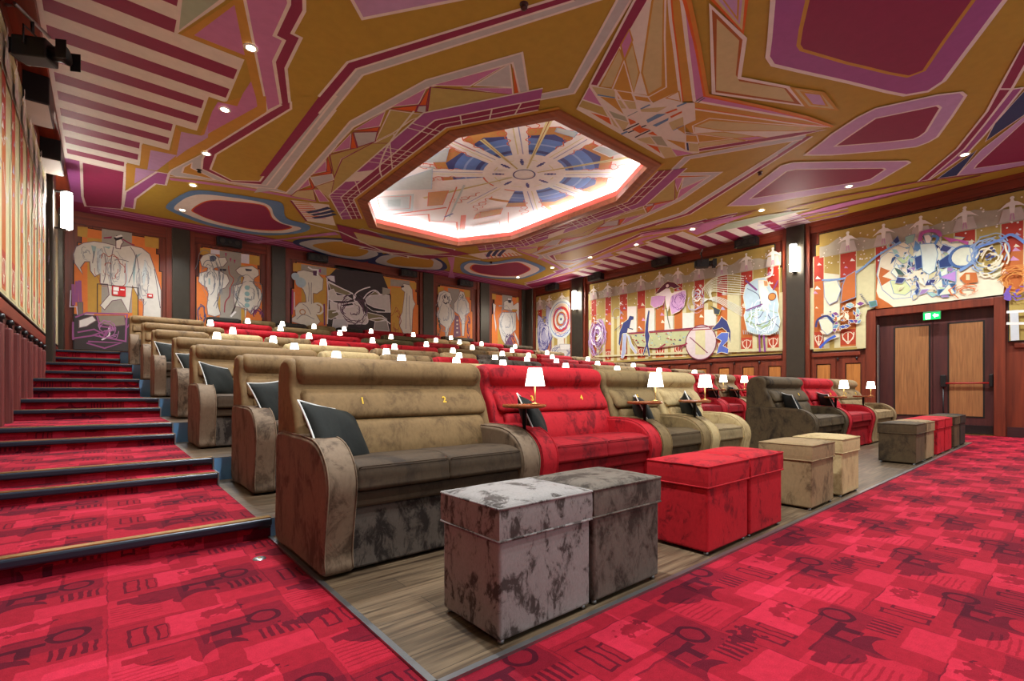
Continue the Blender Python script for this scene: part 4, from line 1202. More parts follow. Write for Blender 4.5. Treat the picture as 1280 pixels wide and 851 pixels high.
P.outlined(MAROON, WHITE, .035, (1110, 0), (1195, 0), (1020, 230), (880, 400), (640, 605), (570, 618), (830, 400), (1030, 150))
P.outlined(MAROON, WHITE, .035, (1110, 0), (1195, 0), (1330, -240), (1290, -330))
P.outlined(PLUM, WHITE, .03, (1200, 0), (1272, -10), (1020, 300), (890, 440), (650, 605), (640, 605), (880, 400), (1020, 230))
P.outlined(NAVY, WHITE, .02, (1290, 0), (1290, 165), (1020, 350), (1080, 230)); P.outlined(NAVY, WHITE, .02, (965, 405), (832, 577), (700, 597))
P.outlined(LILAC, WHITE, .02, (1300, 165), (1000, 400), (832, 577), (1070, 548), (1300, 500)); P.outlined(MAROON, WHITE, .025, (1300, 195), (1300, 478), (945, 530), (962, 505))
# ribbons that run along the side of the room near the front
P.poly(MAUVE, (-300, 860), (0, 775), (180, 735), (700, 632), (180, 760), (0, 805))
P.line(MAROON, .06, (-300, 800), (0, 727), (570, 620), (1060, 552), (1300, 505)); P.line(MAROON, .05, (-300, 885), (0, 808), (500, 690), (990, 575))
P.line(LILAC, .06, (-250, 935), (100, 850), (700, 700), (1276, 560)); P.line(PLUM, .05, (-250, 965), (150, 870), (1276, 572)); P.line(MAUVE, .03, (-200, 830), (180, 745), (500, 670))
P.crop(800, 200, .2033)
P.outlined(MINT, WHITE, .03, (372, 460), (540, 386), (740, 340), (1050, 295), (660, 398), (540, 425))
P.poly(MAUVE, (310, 440), (395, 385), (700, 318), (560, 372)); P.line(MAROON, .05, (0, 440), (300, 398), (390, 370), (700, 308), (760, 298)); P.line(MAUVE, .06, (0, 455), (300, 410), (400, 385))
P.line(LILAC, .05, (720, 400), (1280, 290)); P.line(PLUM, .06, (710, 430), (1280, 310)); P.line(LILAC, .04, (780, 430), (1280, 330))
# ---- star before the coffer
P.mirror = CX
P.crop(700, 0, S)
P.outlined(MAROON, WHITE, .03, (590, 0), (800, -285), (700, 0), (300, 680), (238, 670))
P.poly(AMBER, (700, 0), (885, -338), (1045, 0), (1110, 350), (1178, 750), (1075, 800), (700, 800), (430, 700), (560, 220))
P.poly(CREAM, (560, 222), (700, 0), (868, -300), (735, 0), (655, 560), (700, 752), (590, 735), (640, 570), (580, 330))
P.outlined(PALE, AMBER, .025, (738, 0), (872, -300), (832, 0), (820, 680), (705, 748), (655, 570))
P.line(WHITE, .022, (878, -310), (843, 0), (838, 300), (850, 688), (712, 764), (590, 740))
P.outlined(MAUVE, AMBER, .02, (555, 225), (580, 310), (515, 460), (485, 350)); P.outlined(PALE, AMBER, .02, (475, 380), (507, 465), (415, 690), (318, 685))
P.outlined(PALE, AMBER, .02, (580, 340), (632, 565), (590, 730), (520, 465)); P.line(WHITE, .025, (420, 700), (512, 480), (600, 795))
P.line(WHITE, .05, (887, -330), (880, 0), (890, 150), (915, 330), (970, 800)); P.line(ORANGE, .02, (890, -325), (893, 0), (905, 150), (930, 330), (984, 800))
P.poly(MAUVE, (982, 0), (893, -325), (1012, 0), (1070, 350), (1160, 752), (1072, 800), (1040, 560)); P.line(WHITE, .045, (890, -330), (978, 0), (1015, 330), (1050, 600), (1075, 800))
P.line(ORANGE, .05, (890, -335), (1003, 0), (1090, 350), (1162, 762)); P.line((200, 130, 50), .05, (888, -341), (1035, 0), (1110, 350), (1178, 750))
P.mirror = None
P.crop(700, 80, S)
P.poly(CREAM, (235, 160), (420, 190), (700, 250), (745, 300), (960, 202), (980, 300), (1078, 300), (1085, 440), (1000, 480), (1005, 550), (1100, 560), (1115, 702), (830, 748), (130, 352))
P.outlined(MAUVE, WHITE, .02, (235, 168), (338, 328), (178, 272)); P.poly(PALE, (250, 172), (440, 196), (440, 266), (300, 236)); P.poly(AMBER, (318, 250), (442, 266), (510, 392))
P.outlined(AMBER, WHITE, .02, (443, 200), (575, 220), (602, 292), (460, 270)); P.outlined(AMBER, WHITE, .02, (588, 240), (705, 256), (735, 300), (602, 278)); P.poly(PALE, (460, 278), (600, 292), (612, 350), (492, 345))
P.poly(OLIVE, (180, 280), (340, 335), (382, 412), (150, 330)); P.poly(ORANGE, (243, 378), (392, 420), (412, 478)); P.poly((160, 164, 142), (363, 354), (520, 410), (542, 452), (400, 410))
P.outlined(CREAM, AMBER, .02, (848, 262), (950, 208), (965, 288))
P.poly(PALE, (405, 420), (552, 460), (512, 530), (432, 482)); P.poly(ORANGE, (545, 425), (622, 455), (562, 478)); P.poly(PALE, (640, 350), (860, 330), (780, 375), (650, 372))
P.line(WHITE, .03, (240, 165), (520, 560)); P.line(WHITE, .03, (435, 190), (660, 520)); P.line(WHITE, .025, (575, 215), (660, 410))
P.line(BLUE, .03, (300, 236), (440, 260)); P.line(BLUE, .035, (645, 350), (720, 315)); P.line(BLUE, .04, (935, 330), (1010, 300))
P.poly(BLUE, (690, 438), (780, 390), (852, 388), (702, 462)); P.poly(ORANGE, (835, 382), (930, 345), (942, 356), (860, 386))
P.line((40, 44, 62), .035, (505, 525), (632, 466)); P.line((40, 44, 62), .035, (545, 540), (690, 480))
P.poly(ORANGE, (575, 512), (640, 476), (652, 500), (720, 512), (640, 545)); P.line((40, 44, 62), .035, (600, 578), (722, 520)); P.line(BLUE, .05, (490, 552), (540, 530))
for a in (0, 14): P.line((84, 110, 120), .02, (1085 + a, 290 + a * .7), (1145 + a, 250 + a * .7))
P.poly(BLUE, (740, 480), (870, 420), (865, 440), (770, 492)); P.poly(ORANGE, (880, 410), (975, 365), (975, 380), (890, 422)); P.poly(PALE, (870, 460), (985, 412), (990, 480), (900, 520))
P.poly(ORANGE, (700, 548), (742, 530), (782, 565)); P.poly((160, 164, 142), (725, 570), (810, 570), (862, 650), (780, 636)); P.poly(ORANGE, (690, 630), (780, 652), (805, 706)); P.poly(MAUVE, (893, 670), (1065, 706), (938, 727))
P.outlined(AMBER, WHITE, .02, (843, 592), (1002, 615), (1006, 682)); P.outlined(AMBER, WHITE, .02, (1005, 556), (1095, 562), (1110, 618), (1005, 612)); P.poly(NAVY, (1010, 620), (1026, 622), (1032, 685), (1016, 680)); P.poly(PALE, (1030, 622), (1108, 632), (1110, 692), (1036, 688))
P.poly(AMBER, (925, 500), (995, 480), (998, 548)); P.poly(PALE, (780, 650), (885, 660), (930, 735), (840, 742)); P.poly(PALE, (610, 590), (720, 572), (762, 632), (690, 626)); P.line((130, 150, 150), .02, (540, 408), (620, 368)); P.line(BLUE, .02, (905, 522), (990, 480))
ceiling_art = P.done('ceiling_painting', ce)

# ---- painting inside the coffer
DOM = DOMZ
P = Painter(lambda a, b, d: (a, b, DOM - .002 - d), lambda x, y: on_z(x, y, DOM), .00008)
DWH, DGR, DOR, DGO, DBL, DNV, DYE = (236, 234, 224), (186, 200, 192), (212, 108, 72), (196, 142, 72), (98, 134, 200), (66, 76, 132), (214, 210, 150)
c0 = on_z(655.2, 217.6, DOM)
def arc(r0, r1, a0, a1, n=20):
    return [(c0[0] + r1 * math.cos(a0 + (a1 - a0) * i / n), c0[1] + r1 * math.sin(a0 + (a1 - a0) * i / n)) for i in range(n + 1)] + \
           [(c0[0] + r0 * math.cos(a1 - (a1 - a0) * i / n), c0[1] + r0 * math.sin(a1 - (a1 - a0) * i / n)) for i in range(n + 1)]
n8 = [(c0[0] + 1.98 * math.cos(PI / 8 + i * PI / 4), c0[1] + 1.98 * math.sin(PI / 8 + i * PI / 4)) for i in range(8)]
P.raw(DGO, n8); P.rline(DOR, .03, n8, closed=True)
n8b = [(c0[0] + 1.72 * math.cos(PI / 8 + i * PI / 4), c0[1] + 1.72 * math.sin(PI / 8 + i * PI / 4)) for i in range(8)]
P.raw(DNV, n8b)
P.disc(DBL, c0[0], c0[1], 1.52, 48); P.ring((150, 178, 222), c0[0], c0[1], 1.30, .05, 48); P.ring(DNV, c0[0], c0[1], 1.02, .10, 48); P.disc(DWH, c0[0], c0[1], .90, 40)
_a = math.atan2(*[on_z(600 - 275 * .235, 120 + 455 * .235, DOM)[k] - c0[k] for k in (1, 0)]); _b = math.atan2(*[on_z(600 + 130 * .235, 120 + 600 * .235, DOM)[k] - c0[k] for k in (1, 0)])
while _b - _a > PI: _b -= 2 * PI
while _b - _a < -PI: _b += 2 * PI
P.raw(DWH, arc(.8, 2.2, _a, _b)); P.raw(DGO, arc(1.5, 1.62, _a + (_b - _a) * .72, _b)); P.rline(DOR, .02, arc(.9, .92, _a, _b))
P.ring(DYE, c0[0], c0[1], .66, .02, 32)
def to_dom(ox, oy, s, x, y): return on_z(ox + x * s, oy + y * s, DOM)
def rayp(end, w0, w1, col, edge=None, ew=.02, r0=.2):
    d = Vector((end[0] - c0[0], end[1] - c0[1])); L_ = d.length; d.normalize(); n_ = Vector((-d.y, d.x))
    a = Vector(c0) + d * r0; b = Vector(end)
    pts = [tuple(a + n_ * w0), tuple(b + n_ * w1), tuple(b - n_ * w1), tuple(a - n_ * w0)]
    P.raw(col, pts)
    if edge:
        for s in (1, -1):
            q = []
            for i in range(9):
                t = .62 + .46 * i / 8; w_ = (w0 + (w1 - w0) * t) + (.05 * math.sin(i * 2.4) + .02 * i / 8)
                q.append(tuple(a + d * (t * (L_ - r0)) + n_ * s * w_))
            P.rline(edge, ew, q, smooth=True)
            for i in (4, 6, 8):     # curled tips
                p = Vector(q[i]); P.rline(edge, ew * .8, [tuple(p), tuple(p + n_ * s * .10 - d * .02), tuple(p + n_ * s * .16 + d * .08), tuple(p + n_ * s * .10 + d * .13)], smooth=True)
G2 = (600, 120, .235)
for e in ((190, 165), (560, 225), (690, 410), (545, 525), (295, 605), (-60, 570), (-275, 405), (-160, 235)):
    end = to_dom(*G2, *e); d = Vector((end[0] - c0[0], end[1] - c0[1])); L_ = max(1.85, min(2.4, d.length)); d.normalize()
    rayp((c0[0] + d.x * L_, c0[1] + d.y * L_), .13, .21, DWH, DOR, .022)
    for s in (-.05, .05):
        P.rline(DYE if s < 0 else (150, 160, 190), .022, [(c0[0] + d.x * .9 - d.y * s, c0[1] + d.y * .9 + d.x * s), (c0[0] + d.x * L_ - d.y * s, c0[1] + d.y * L_ + d.x * s)])
    for k in range(4):      # dark leaf
        P.disc(DNV, c0[0] + d.x * (.46 + .07 * k), c0[1] + d.y * (.46 + .07 * k), .045 if 0 < k < 3 else .03, 8)
for e in ((375, 115), (800, 322), (10, 228), (-300, 540)):
    end = to_dom(*G2, *e); rayp(end, .02, .055, DYE, None, r0=.3)
    rayp(end, .004, .008, SIENNA, None, r0=.3)
P.ring((62, 66, 116), c0[0], c0[1], .235, .03, 32)
P.crop(430, 120, .235)
P.outlined(DGR, DWH, .03, (170, 530), (375, 515), (370, 612), (185, 612)); P.line(DOR, .02, (175, 535), (355, 528), (350, 595), (195, 605), closed=True); P.poly((166, 186, 178), (232, 550), (302, 545), (300, 585), (235, 585))
P.outlined(DGO, DOR, .02, (450, 510), (556, 500), (525, 575), (445, 582)); P.line(DOR, .07, (160, 640), (350, 615), (545, 590)); P.line(DOR, .05, (250, 640), (450, 626), (455, 665), (600, 668), (605, 750))
P.line(DOR, .03, (530, 660), (600, 480)); P.line(DGR, .05, (560, 640), (640, 470)); P.outlined(DGO, DOR, .02, (705, 625), (843, 595), (832, 625), (690, 652)); P.poly(DOR, (622, 632), (650, 630), (640, 735), (612, 738))
P.line(DOR, .03, (400, 352), (510, 366)); P.line(DGR, .06, (395, 370), (480, 380)); P.outlined(DGR, (170, 190, 205), .02, (500, 300), (560, 268), (540, 345), (420, 350)); P.outlined(DGR, (170, 190, 205), .02, (300, 440), (470, 385), (465, 490), (180, 500))
P.outlined(DGR, DWH, .03, (680, 690), (830, 660), (830, 720), (680, 735)); P.line(DNV, .05, (535, 640), (580, 622)); P.line(DOR, .02, (555, 225), (700, 290)); P.line(DOR, .02, (530, 245), (640, 300))
P.crop(600, 120, .235)
P.outlined(DGR, (150, 176, 190), .02, (410, 165), (520, 190), (500, 215), (400, 185)); P.outlined(DGR, DWH, .02, (640, 260), (760, 300), (690, 320), (600, 280)); P.poly(DGO, (360, 575), (400, 605), (375, 612), (340, 580))
P.outlined(DGO, DOR, .02, (0, 615), (122, 595), (105, 625), (0, 645)); P.line(DOR, .02, (150, 615), (150, 700)); P.line(DOR, .02, (0, 680), (105, 665), (108, 715))
P.done('coffer_painting', ce)
# ------------------------------------------------------------------ murals on the right wall
RX = XR - .03
GOLDM, STRAW, REDM, ORM, CLOUD, WHT = (172, 146, 76), (202, 192, 146), (172, 52, 34), (182, 98, 42), (172, 164, 146), (232, 224, 216)
NAVYM, LAVM, TEAL, BEIGE, VIOL, PINKM = (52, 56, 104), (170, 160, 184), (150, 178, 176), (222, 210, 180), (122, 64, 122), (196, 140, 176)
def wall_panel(name, label, outline, group, axis, plane, facing):
    """a painted panel, 2 cm thick, with a dark edge; outline in (along, z)"""
    t = empty(name, (0, 0, 0), label, 'mural', group)
    bm = bmesh.new()
    def p3(a, b, d):
        return (plane + facing * d, a, b) if axis == 'x' else (a, plane + facing * d, b)
    front = [bm.verts.new(p3(a, b, .02)) for a, b in outline]; back = [bm.verts.new(p3(a, b, -.028)) for a, b in outline]
    bm.faces.new(front); n = len(outline)
    for i in range(n): bm.faces.new([front[i], front[(i + 1) % n], back[(i + 1) % n], back[i]])
    link('backing_board', bm, M_dark, t)
    px = (lambda x, y: on_x(x, y, plane + facing * .02)) if axis == 'x' else (lambda x, y: on_y(x, y, plane + facing * .02))
    Q = Painter(lambda a, b, d: p3(a, b, .0205 + d), px, .00008)
    cx = sum(p[0] for p in outline) / n; cy = sum(p[1] for p in outline) / n
    return t, Q
def inset_poly(pts, d):
    n = len(pts); out = []
    area = sum(pts[i][0] * pts[(i + 1) % n][1] - pts[(i + 1) % n][0] * pts[i][1] for i in range(n)); sg = 1 if area > 0 else -1
    for i in range(n):
        p = Vector(pts[i]); e1 = (p - Vector(pts[i - 1])).normalized(); e2 = (Vector(pts[(i + 1) % n]) - p).normalized()
        n1 = Vector((-e1.y, e1.x)) * sg; n2 = Vector((-e2.y, e2.x)) * sg; b = (n1 + n2)
        if b.length < 1e-6: b = n1
        b.normalize(); out.append(tuple(p + b * (d / max(.4, b.dot(n1)))))
    return out
def stripes(Q, y0, y1, cols, ztop, zbot=2.03, clip=None, seed=3):
    """gold ground, cloud band, dancers along the top, red-orange uprights"""
    R_ = random.Random(seed)
    lo, hi = min(y0, y1), max(y0, y1)
    for a, b in cols:
        a, b = min(a, b), max(a, b)
        zb = clip(a, b) if clip else zbot
        Q.raw(STRAW, [(a - .12, zb - .02), (b + .12, zb - .02), (b + .12, 3.6), (a - .12, 3.6)])
        Q.raw(ORM, [(a, zb), (b, zb), (b, 4.0), (a, 4.0)])
        Q.raw(REDM, [(a, 3.75), (b, 3.75), (b, 4.40), (a, 4.40)])
        if zb < 2.4: Q.raw((170, 60, 34), [(a, zb + .04), (b, zb + .04), (b, zb + .42), (a, zb + .42)])
        Q.rline(STRAW, .02, [(a, zb), (a, 4.4)]); Q.rline(STRAW, .02, [(b, zb), (b, 4.4)])
        m_ = (a + b) / 2; w = b - a
        if zb < 2.4:
            for s in (-1, 0, 1): Q.rline(BEIGE, .02, [(m_, zb + .06), (m_ + s * w * .3, zb + .22), (m_ + s * w * .36, zb + .34)], smooth=True)
            Q.ring(BEIGE, m_, zb + .24, w * .34, .015, 12)
        for k in range(5):
            z = R_.uniform(3.0, 4.2); x = R_.uniform(a + .05, b - .05); q = R_.uniform(.03, .09)
            Q.raw(R_.choice((LAVM, WHT, BEIGE, PINKM)), [(x - q, z - q * .5), (x + q, z - q * .2), (x + q * .3, z + q)])
    # cloud band
    n = 60; top = []
    for i in range(n + 1):
        y = lo + (hi - lo) * i / n; top.append((y, 4.66 + .07 * math.sin(y * 5.2) + .03 * math.sin(y * 13)))
    Q.raw(CLOUD, [(lo, 4.34), (hi, 4.34)] + top[::-1])
    for i in range(int((hi - lo) * 34)):
        y = R_.uniform(lo + .05, hi - .05); z = R_.uniform(4.1, 4.86) if R_.random() > .25 else R_.uniform(3.6, 4.2)
        Q.disc(WHT, y, z, R_.uniform(.010, .022), 6)
    for a, b in cols:      # small leaping dancers
        m_ = (a + b) / 2
        if not (lo + .1 < m_ < hi - .1): continue
        Q.raw((196, 184, 176), [(m_ - .19, 4.36), (m_ + .19, 4.36), (m_ + .13, 4.62), (m_ - .13, 4.62)])
        Q.raw(WHT, [(m_ - .03, 4.50), (m_ + .03, 4.50), (m_ + .045, 4.70), (m_ + .02, 4.80), (m_ - .02, 4.80), (m_ - .045, 4.70)])
        Q.raw(WHT, [(m_ - .22, 4.60), (m_ - .12, 4.655), (m_, 4.68), (m_ + .12, 4.655), (m_ + .22, 4.60), (m_ + .08, 4.74), (m_, 4.77), (m_ - .08, 4.74)])
        Q.disc(WHT, m_, 4.83, .035, 8)
        for s in (-1, 1): Q.rline(PINKM, .02, [(m_ + s * .012, 4.52), (m_ + s * .03, 4.38)])
def squiggle(Q, c, w, cx, cy, rx, ry, n, seed, turns=1.0):
    R_ = random.Random(seed)
    for k in range(n):
        a0 = R_.uniform(0, 2 * PI); r0 = R_.uniform(.25, 1.0); pts = []
        for i in range(5):
            a = a0 + i * .35 * turns; r = r0 * (1 + R_.uniform(-.15, .15))
            pts.append((cx + rx * r * math.cos(a), cy + ry * r * math.sin(a)))
        Q.rline(c, w * R_.uniform(.6, 1.3), pts, smooth=True)

def mural_col(px): return on_x(px, 400, RX - .02)[0]
# --- the long panel
o1 = [(5.30, 1.93), (12.20, 1.93), (12.20, 4.62), (12.13, 4.62), (12.13, 4.96), (5.50, 4.96), (5.50, 4.70), (5.40, 4.70), (5.40, 4.30), (5.30, 4.30)]
t, Q = wall_panel('wall_mural', 'long striped mural of dancers and a large drum on the right wall', o1, 'striped murals on the right wall', 'x', RX, -1)
Q.raw(GOLDM, inset_poly(o1, .02))
s = .2031; ox, oy = 730, 300
cols = [(mural_col(ox + a * s), mural_col(ox + b * s)) for a, b in ((45, 78), (130, 168), (220, 268), (328, 378), (440, 497), (555, 608), (680, 742), (818, 885), (965, 1040), (1128, 1203))]
stripes(Q, 5.34, 12.12, cols, 4.4)
Q.crop(ox, oy, s)
Q.poly(STRAW, (70, 720), (1220, 680), (1220, 660), (1040, 668), (70, 712)); 
for x0, x1, y0, y1 in ((270, 327, 410, 570), (383, 438, 420, 570), (500, 552, 470, 560), (610, 680, 450, 545), (745, 815, 430, 540), (888, 962, 330, 680)): Q.poly((222, 206, 190) if x0 != 888 else STRAW, (x0, y0), (x1, y0 - 3), (x1, y1 - 3), (x0, y1))
# long cloth and drum
Q.outlined((176, 178, 130), (140, 60, 70), .02, (280, 572), (690, 548), (800, 530), (640, 640), (440, 668), (330, 655))
R_ = random.Random(5)
for k in range(60):
    x = R_.uniform(300, 640); y = R_.uniform(578 - (x - 280) * .06, 655 - abs(x - 400) * .05); q = R_.uniform(3, 10)
    Q.poly(R_.choice(((140, 34, 50), (160, 60, 60), NAVYM, (210, 196, 120), BEIGE, TEAL)), (x - q, y), (x, y - q), (x + q * .8, y + q * .4))
cx, cz = on_x(ox + 722 * s, oy + 630 * s, RX - .02)
Q.disc((206, 190, 184), cx, cz, .50, 32, 1.06)
Q.poly(STRAW, (690, 560), (750, 548), (750, 705), (690, 705)); Q.ring((120, 44, 66), cx, cz, .50, .03, 36, 1.06); Q.line((120, 44, 66), .03, (655, 598), (765, 695))
Q.line((120, 44, 66), .035, (280, 574), (560, 552), (830, 528)); Q.line((150, 60, 60), .03, (290, 578), (560, 560), (790, 548)); Q.line((140, 40, 60), .05, (590, 665), (640, 635)); Q.line((140, 40, 60), .05, (465, 668), (505, 640))
# drum players and standing figures
fig = lambda c, *p: Q.outlined(c, (238, 226, 180), .012, *p)
fig(NAVYM, (285, 465), (312, 470), (310, 490), (295, 495), (285, 540), (310, 545), (305, 555), (275, 545), (270, 572), (240, 580), (225, 655), (216, 640), (222, 570), (245, 510), (275, 488))
fig((160, 166, 190), (245, 575), (270, 575), (262, 640), (262, 690), (245, 730), (230, 725), (236, 690), (240, 640)); fig((176, 180, 196), (268, 580), (285, 590), (300, 640), (332, 690), (322, 705), (290, 660))
Q.line(NAVYM, .03, (235, 520), (190, 560), (205, 545)); Q.ring(LAVM, *on_x(ox + 205 * s, oy + 450 * s, RX - .02), .18, .015)
fig(NAVYM, (400, 430), (410, 435), (405, 480), (400, 560), (410, 590), (400, 640), (412, 715), (402, 718), (390, 660), (372, 712), (365, 705), (385, 640), (378, 590), (382, 520))
fig(NAVYM, (850, 470), (885, 500), (908, 560), (905, 640), (895, 600), (880, 560), (855, 540), (800, 555), (790, 548), (835, 500))
fig((86, 104, 176), (850, 570), (895, 570), (890, 620), (860, 650), (895, 670), (890, 700), (850, 690), (820, 700), (830, 660), (850, 620), (815, 600)); Q.outlined((60, 64, 70), (220, 190, 90), .012, (768, 398), (845, 430), (835, 462), (805, 455), (800, 425))
# winged woman and rose whirl
squiggle(Q, (186, 150, 190), .03, *on_x(ox + 85 * s, oy + 600 * s, RX - .02), .40, .70, 46, 4); squiggle(Q, (112, 64, 120), .015, *on_x(ox + 85 * s, oy + 600 * s, RX - .02), .38, .66, 44, 9); squiggle(Q, (240, 230, 226), .018, *on_x(ox + 85 * s, oy + 570 * s, RX - .02), .3, .5, 20, 10)
fig((198, 150, 186), (560, 320), (630, 310), (635, 340), (620, 410), (590, 440), (545, 460), (530, 400), (540, 350)); squiggle(Q, (110, 56, 120), .014, *on_x(ox + 590 * s, oy + 370 * s, RX - .02), .25, .3, 18, 3)
fig((96, 30, 52), (470, 300), (500, 270), (520, 255), (560, 262), (600, 290), (560, 300), (540, 290), (500, 320), (440, 335)); fig(PINKM, (420, 350), (470, 340), (510, 345), (490, 400), (440, 420), (415, 400))
fig((228, 206, 200), (510, 300), (530, 300), (545, 330), (630, 305), (540, 345), (530, 400), (522, 440), (510, 400), (505, 345), (450, 340)); Q.disc((236, 216, 208), *on_x(ox + 519 * s, oy + 283 * s, RX - .02), .055, 10)
Q.line((86, 106, 80), .025, (515, 420), (520, 480), (535, 545)); Q.line((160, 60, 110), .02, (505, 345), (495, 430))
# great veil
for k in range(9):
    Q.line((222, 218, 190), .022, (735 + 8 * k, 300 + 10 * k), (790, 245 + 9 * k), (880, 215 + 14 * k), (990, 225 + 14 * k), smooth=True)
for k in range(6): Q.line((214, 214, 196), .015, (720, 400 - 9 * k), (820, 350 + 6 * k), (980, 420 + 10 * k), smooth=True)
Q.line(BEIGE, .03, (735, 330), (745, 290), (800, 240), (830, 235), smooth=True); squiggle(Q, LAVM, .015, *on_x(ox + 700 * s, oy + 370 * s, RX - .02), .28, .4, 18, 31); squiggle(Q, (240, 236, 220), .018, *on_x(ox + 700 * s, oy + 330 * s, RX - .02), .2, .3, 12, 33)
# figure in a blue gown at the right end
fig((180, 200, 206), (1000, 280), (1060, 240), (1120, 230), (1160, 300), (1190, 320), (1205, 400), (1200, 440), (1215, 500), (1200, 560), (1150, 585), (1060, 580), (1010, 560), (990, 470), (1000, 430), (985, 350))
for p in (((1010, 300), (1080, 340), (1090, 400)), ((1010, 440), (1060, 420), (1110, 400)), ((1000, 500), (1090, 520), (1200, 470)), ((1120, 420), (1150, 480), (1210, 540)), ((1040, 470), (1080, 480), (1110, 440))): Q.line((90, 90, 120), .02, *p, smooth=True)
fig(WHT, (1080, 250), (1110, 250), (1125, 290), (1145, 330), (1150, 380), (1128, 430), (1110, 440), (1098, 390), (1085, 330)); fig((200, 140, 90), (1110, 250), (1135, 255), (1138, 285), (1115, 285)); squiggle(Q, (150, 170, 110), .02, *on_x(ox + 1085 * s, oy + 490 * s, RX - .02), .45, .35, 14, 8); squiggle(Q, (236, 240, 240), .02, *on_x(ox + 1105 * s, oy + 460 * s, RX - .02), .36, .6, 22, 18)
Q.line(VIOL, .05, (1000, 250), (1070, 310)); Q.line(VIOL, .035, (1000, 435), (1105, 395)); Q.line(VIOL, .035, (1170, 310), (1200, 250)); Q.line((126, 60, 120), .05, (1085, 580), (1088, 690)); Q.line((126, 60, 120), .05, (1112, 585), (1120, 690))
Q.disc((196, 130, 60), *on_x(ox + 1163 * s, oy + 350 * s, RX - .02), .10, 14); Q.ring((110, 60, 60), *on_x(ox + 1163 * s, oy + 350 * s, RX - .02), .10, .02, 14)
Q.line(WHT, .05, (1120, 235), (1160, 215), (1165, 160), (1158, 180), smooth=True)
for k in range(20):
    x = 985 + 11.5 * k; Q.line(TEAL, .015, (x, 560 - abs(k - 10) * .5), (x + 4, 580))
Q.done('painting', t)

# --- the panel above and beside the exit doors
o2 = [(3.46, 1.93), (4.58, 1.93), (4.58, 4.35), (4.52, 4.35), (4.52, 4.70), (4.44, 4.70), (4.44, 4.96), (-1.6, 4.96), (-1.6, 1.93), (1.04, 1.93), (1.04, 2.90), (3.46, 2.90)]
t, Q = wall_panel('wall_mural', 'mural of a crowned dancer in blue and white above the exit doors', o2, 'striped murals on the right wall', 'x', RX, -1)
Q.raw(GOLDM, inset_poly(o2, .02))
s = .2351; ox, oy = 1000, 240
cols = [(mural_col(ox + a * s), mural_col(ox + b * s)) for a, b in ((72, 128), (212, 300), (400, 492), (597, 690), (820, 935), (1068, 1191))] + [(-.25, .25), (-1.1, -.6)]
stripes(Q, -1.55, 4.42, cols, 4.4, clip=lambda a, b: 2.93 if (b > 1.02 and a < 3.4) else 2.03, seed=12)
Q.crop(ox, oy, s)
C_ = lambda x, y: on_x(ox + x * s, oy + y * s, RX - .02)
Q.poly(BEIGE, (128, 430), (212, 440), (212, 770), (130, 800)); Q.poly(STRAW, (304, 400), (398, 380), (398, 618), (360, 628), (352, 660), (352, 830), (304, 832)); Q.poly(BEIGE, (405, 560), (430, 330), (560, 260), (920, 260), (930, 420), (1090, 480), (1080, 545), (830, 575), (500, 612))
fo = lambda c, *p: Q.outlined(c, (120, 150, 176), .014, *p)
fo(BEIGE, (430, 350), (470, 320), (520, 330), (500, 400), (560, 430), (600, 480), (590, 560), (500, 570), (440, 520), (410, 440)); fo((200, 206, 150), (480, 470), (560, 470), (600, 520), (560, 550), (500, 540))
Q.poly(ORM, (430, 400), (480, 420), (440, 450), (490, 465), (435, 500), (420, 450)); Q.poly(ORM, (405, 520), (420, 560), (470, 590), (500, 612), (402, 622))
pal = (NAVYM, (38, 62, 110), (92, 132, 170), (150, 186, 170), (178, 196, 140), (214, 220, 196), (60, 86, 80), (150, 116, 160), (200, 214, 226), BEIGE, STRAW)
R_ = random.Random(21)
for k in range(210):
    x = R_.gauss(670, 115); y = R_.gauss(390, 90)
    if not (460 < x < 890 and 250 < y < 560): continue
    a = R_.uniform(0, PI); q = R_.uniform(9, 40); w = q * R_.uniform(.25, .7)
    Q.outlined(R_.choice(pal), R_.choice((BEIGE, (190, 200, 210), (120, 140, 170))), .010, (x + q * math.cos(a), y + q * math.sin(a)), (x + w * math.cos(a + 1.4), y + w * math.sin(a + 1.4)), (x - q * math.cos(a + .3), y - q * math.sin(a + .3)), (x + w * math.cos(a - 1.5), y + w * math.sin(a - 1.5)))
fo((36, 56, 108), (740, 370), (790, 335), (840, 330), (850, 370), (800, 400), (745, 405)); fo((40, 60, 110), (612, 350), (655, 335), (660, 400), (620, 415)); fo((48, 78, 110), (790, 490), (830, 485), (828, 540), (735, 552), (735, 520), (780, 515))
fo((176, 130, 190), (745, 455), (832, 420), (832, 480)); fo(BEIGE, (795, 490), (828, 540), (740, 552)); fo((206, 214, 200), (640, 280), (720, 275), (735, 330), (720, 420), (690, 440), (655, 420), (650, 340))
fo((236, 220, 206), (660, 232), (690, 228), (705, 250), (695, 275), (672, 275)); Q.line((176, 90, 150), .07, (640, 265), (650, 225), (690, 208), (735, 215), (750, 240), smooth=True); Q.line((90, 130, 180), .05, (705, 235), (735, 245), (720, 280), smooth=True); Q.poly((176, 80, 140), (760, 240), (820, 250), (900, 265), (895, 285), (840, 262), (800, 270))
Q.ring((70, 100, 150), *C_(872, 345), .22, .05, 24); Q.disc((214, 216, 190), *C_(872, 345), .19, 20); Q.line((110, 140, 180), .06, (920, 280), (935, 340), (900, 390), (850, 420), smooth=True)
Q.line((120, 150, 190), .045, (120, 470), (240, 460), (330, 410), (400, 350), (480, 300), (540, 268), smooth=True); Q.outlined(BEIGE, (130, 150, 180), .015, (130, 480), (200, 470), (222, 520), (200, 580), (160, 600), (135, 560)); fo(ORM, (300, 420), (300, 560), (220, 590), (230, 500), (250, 450))
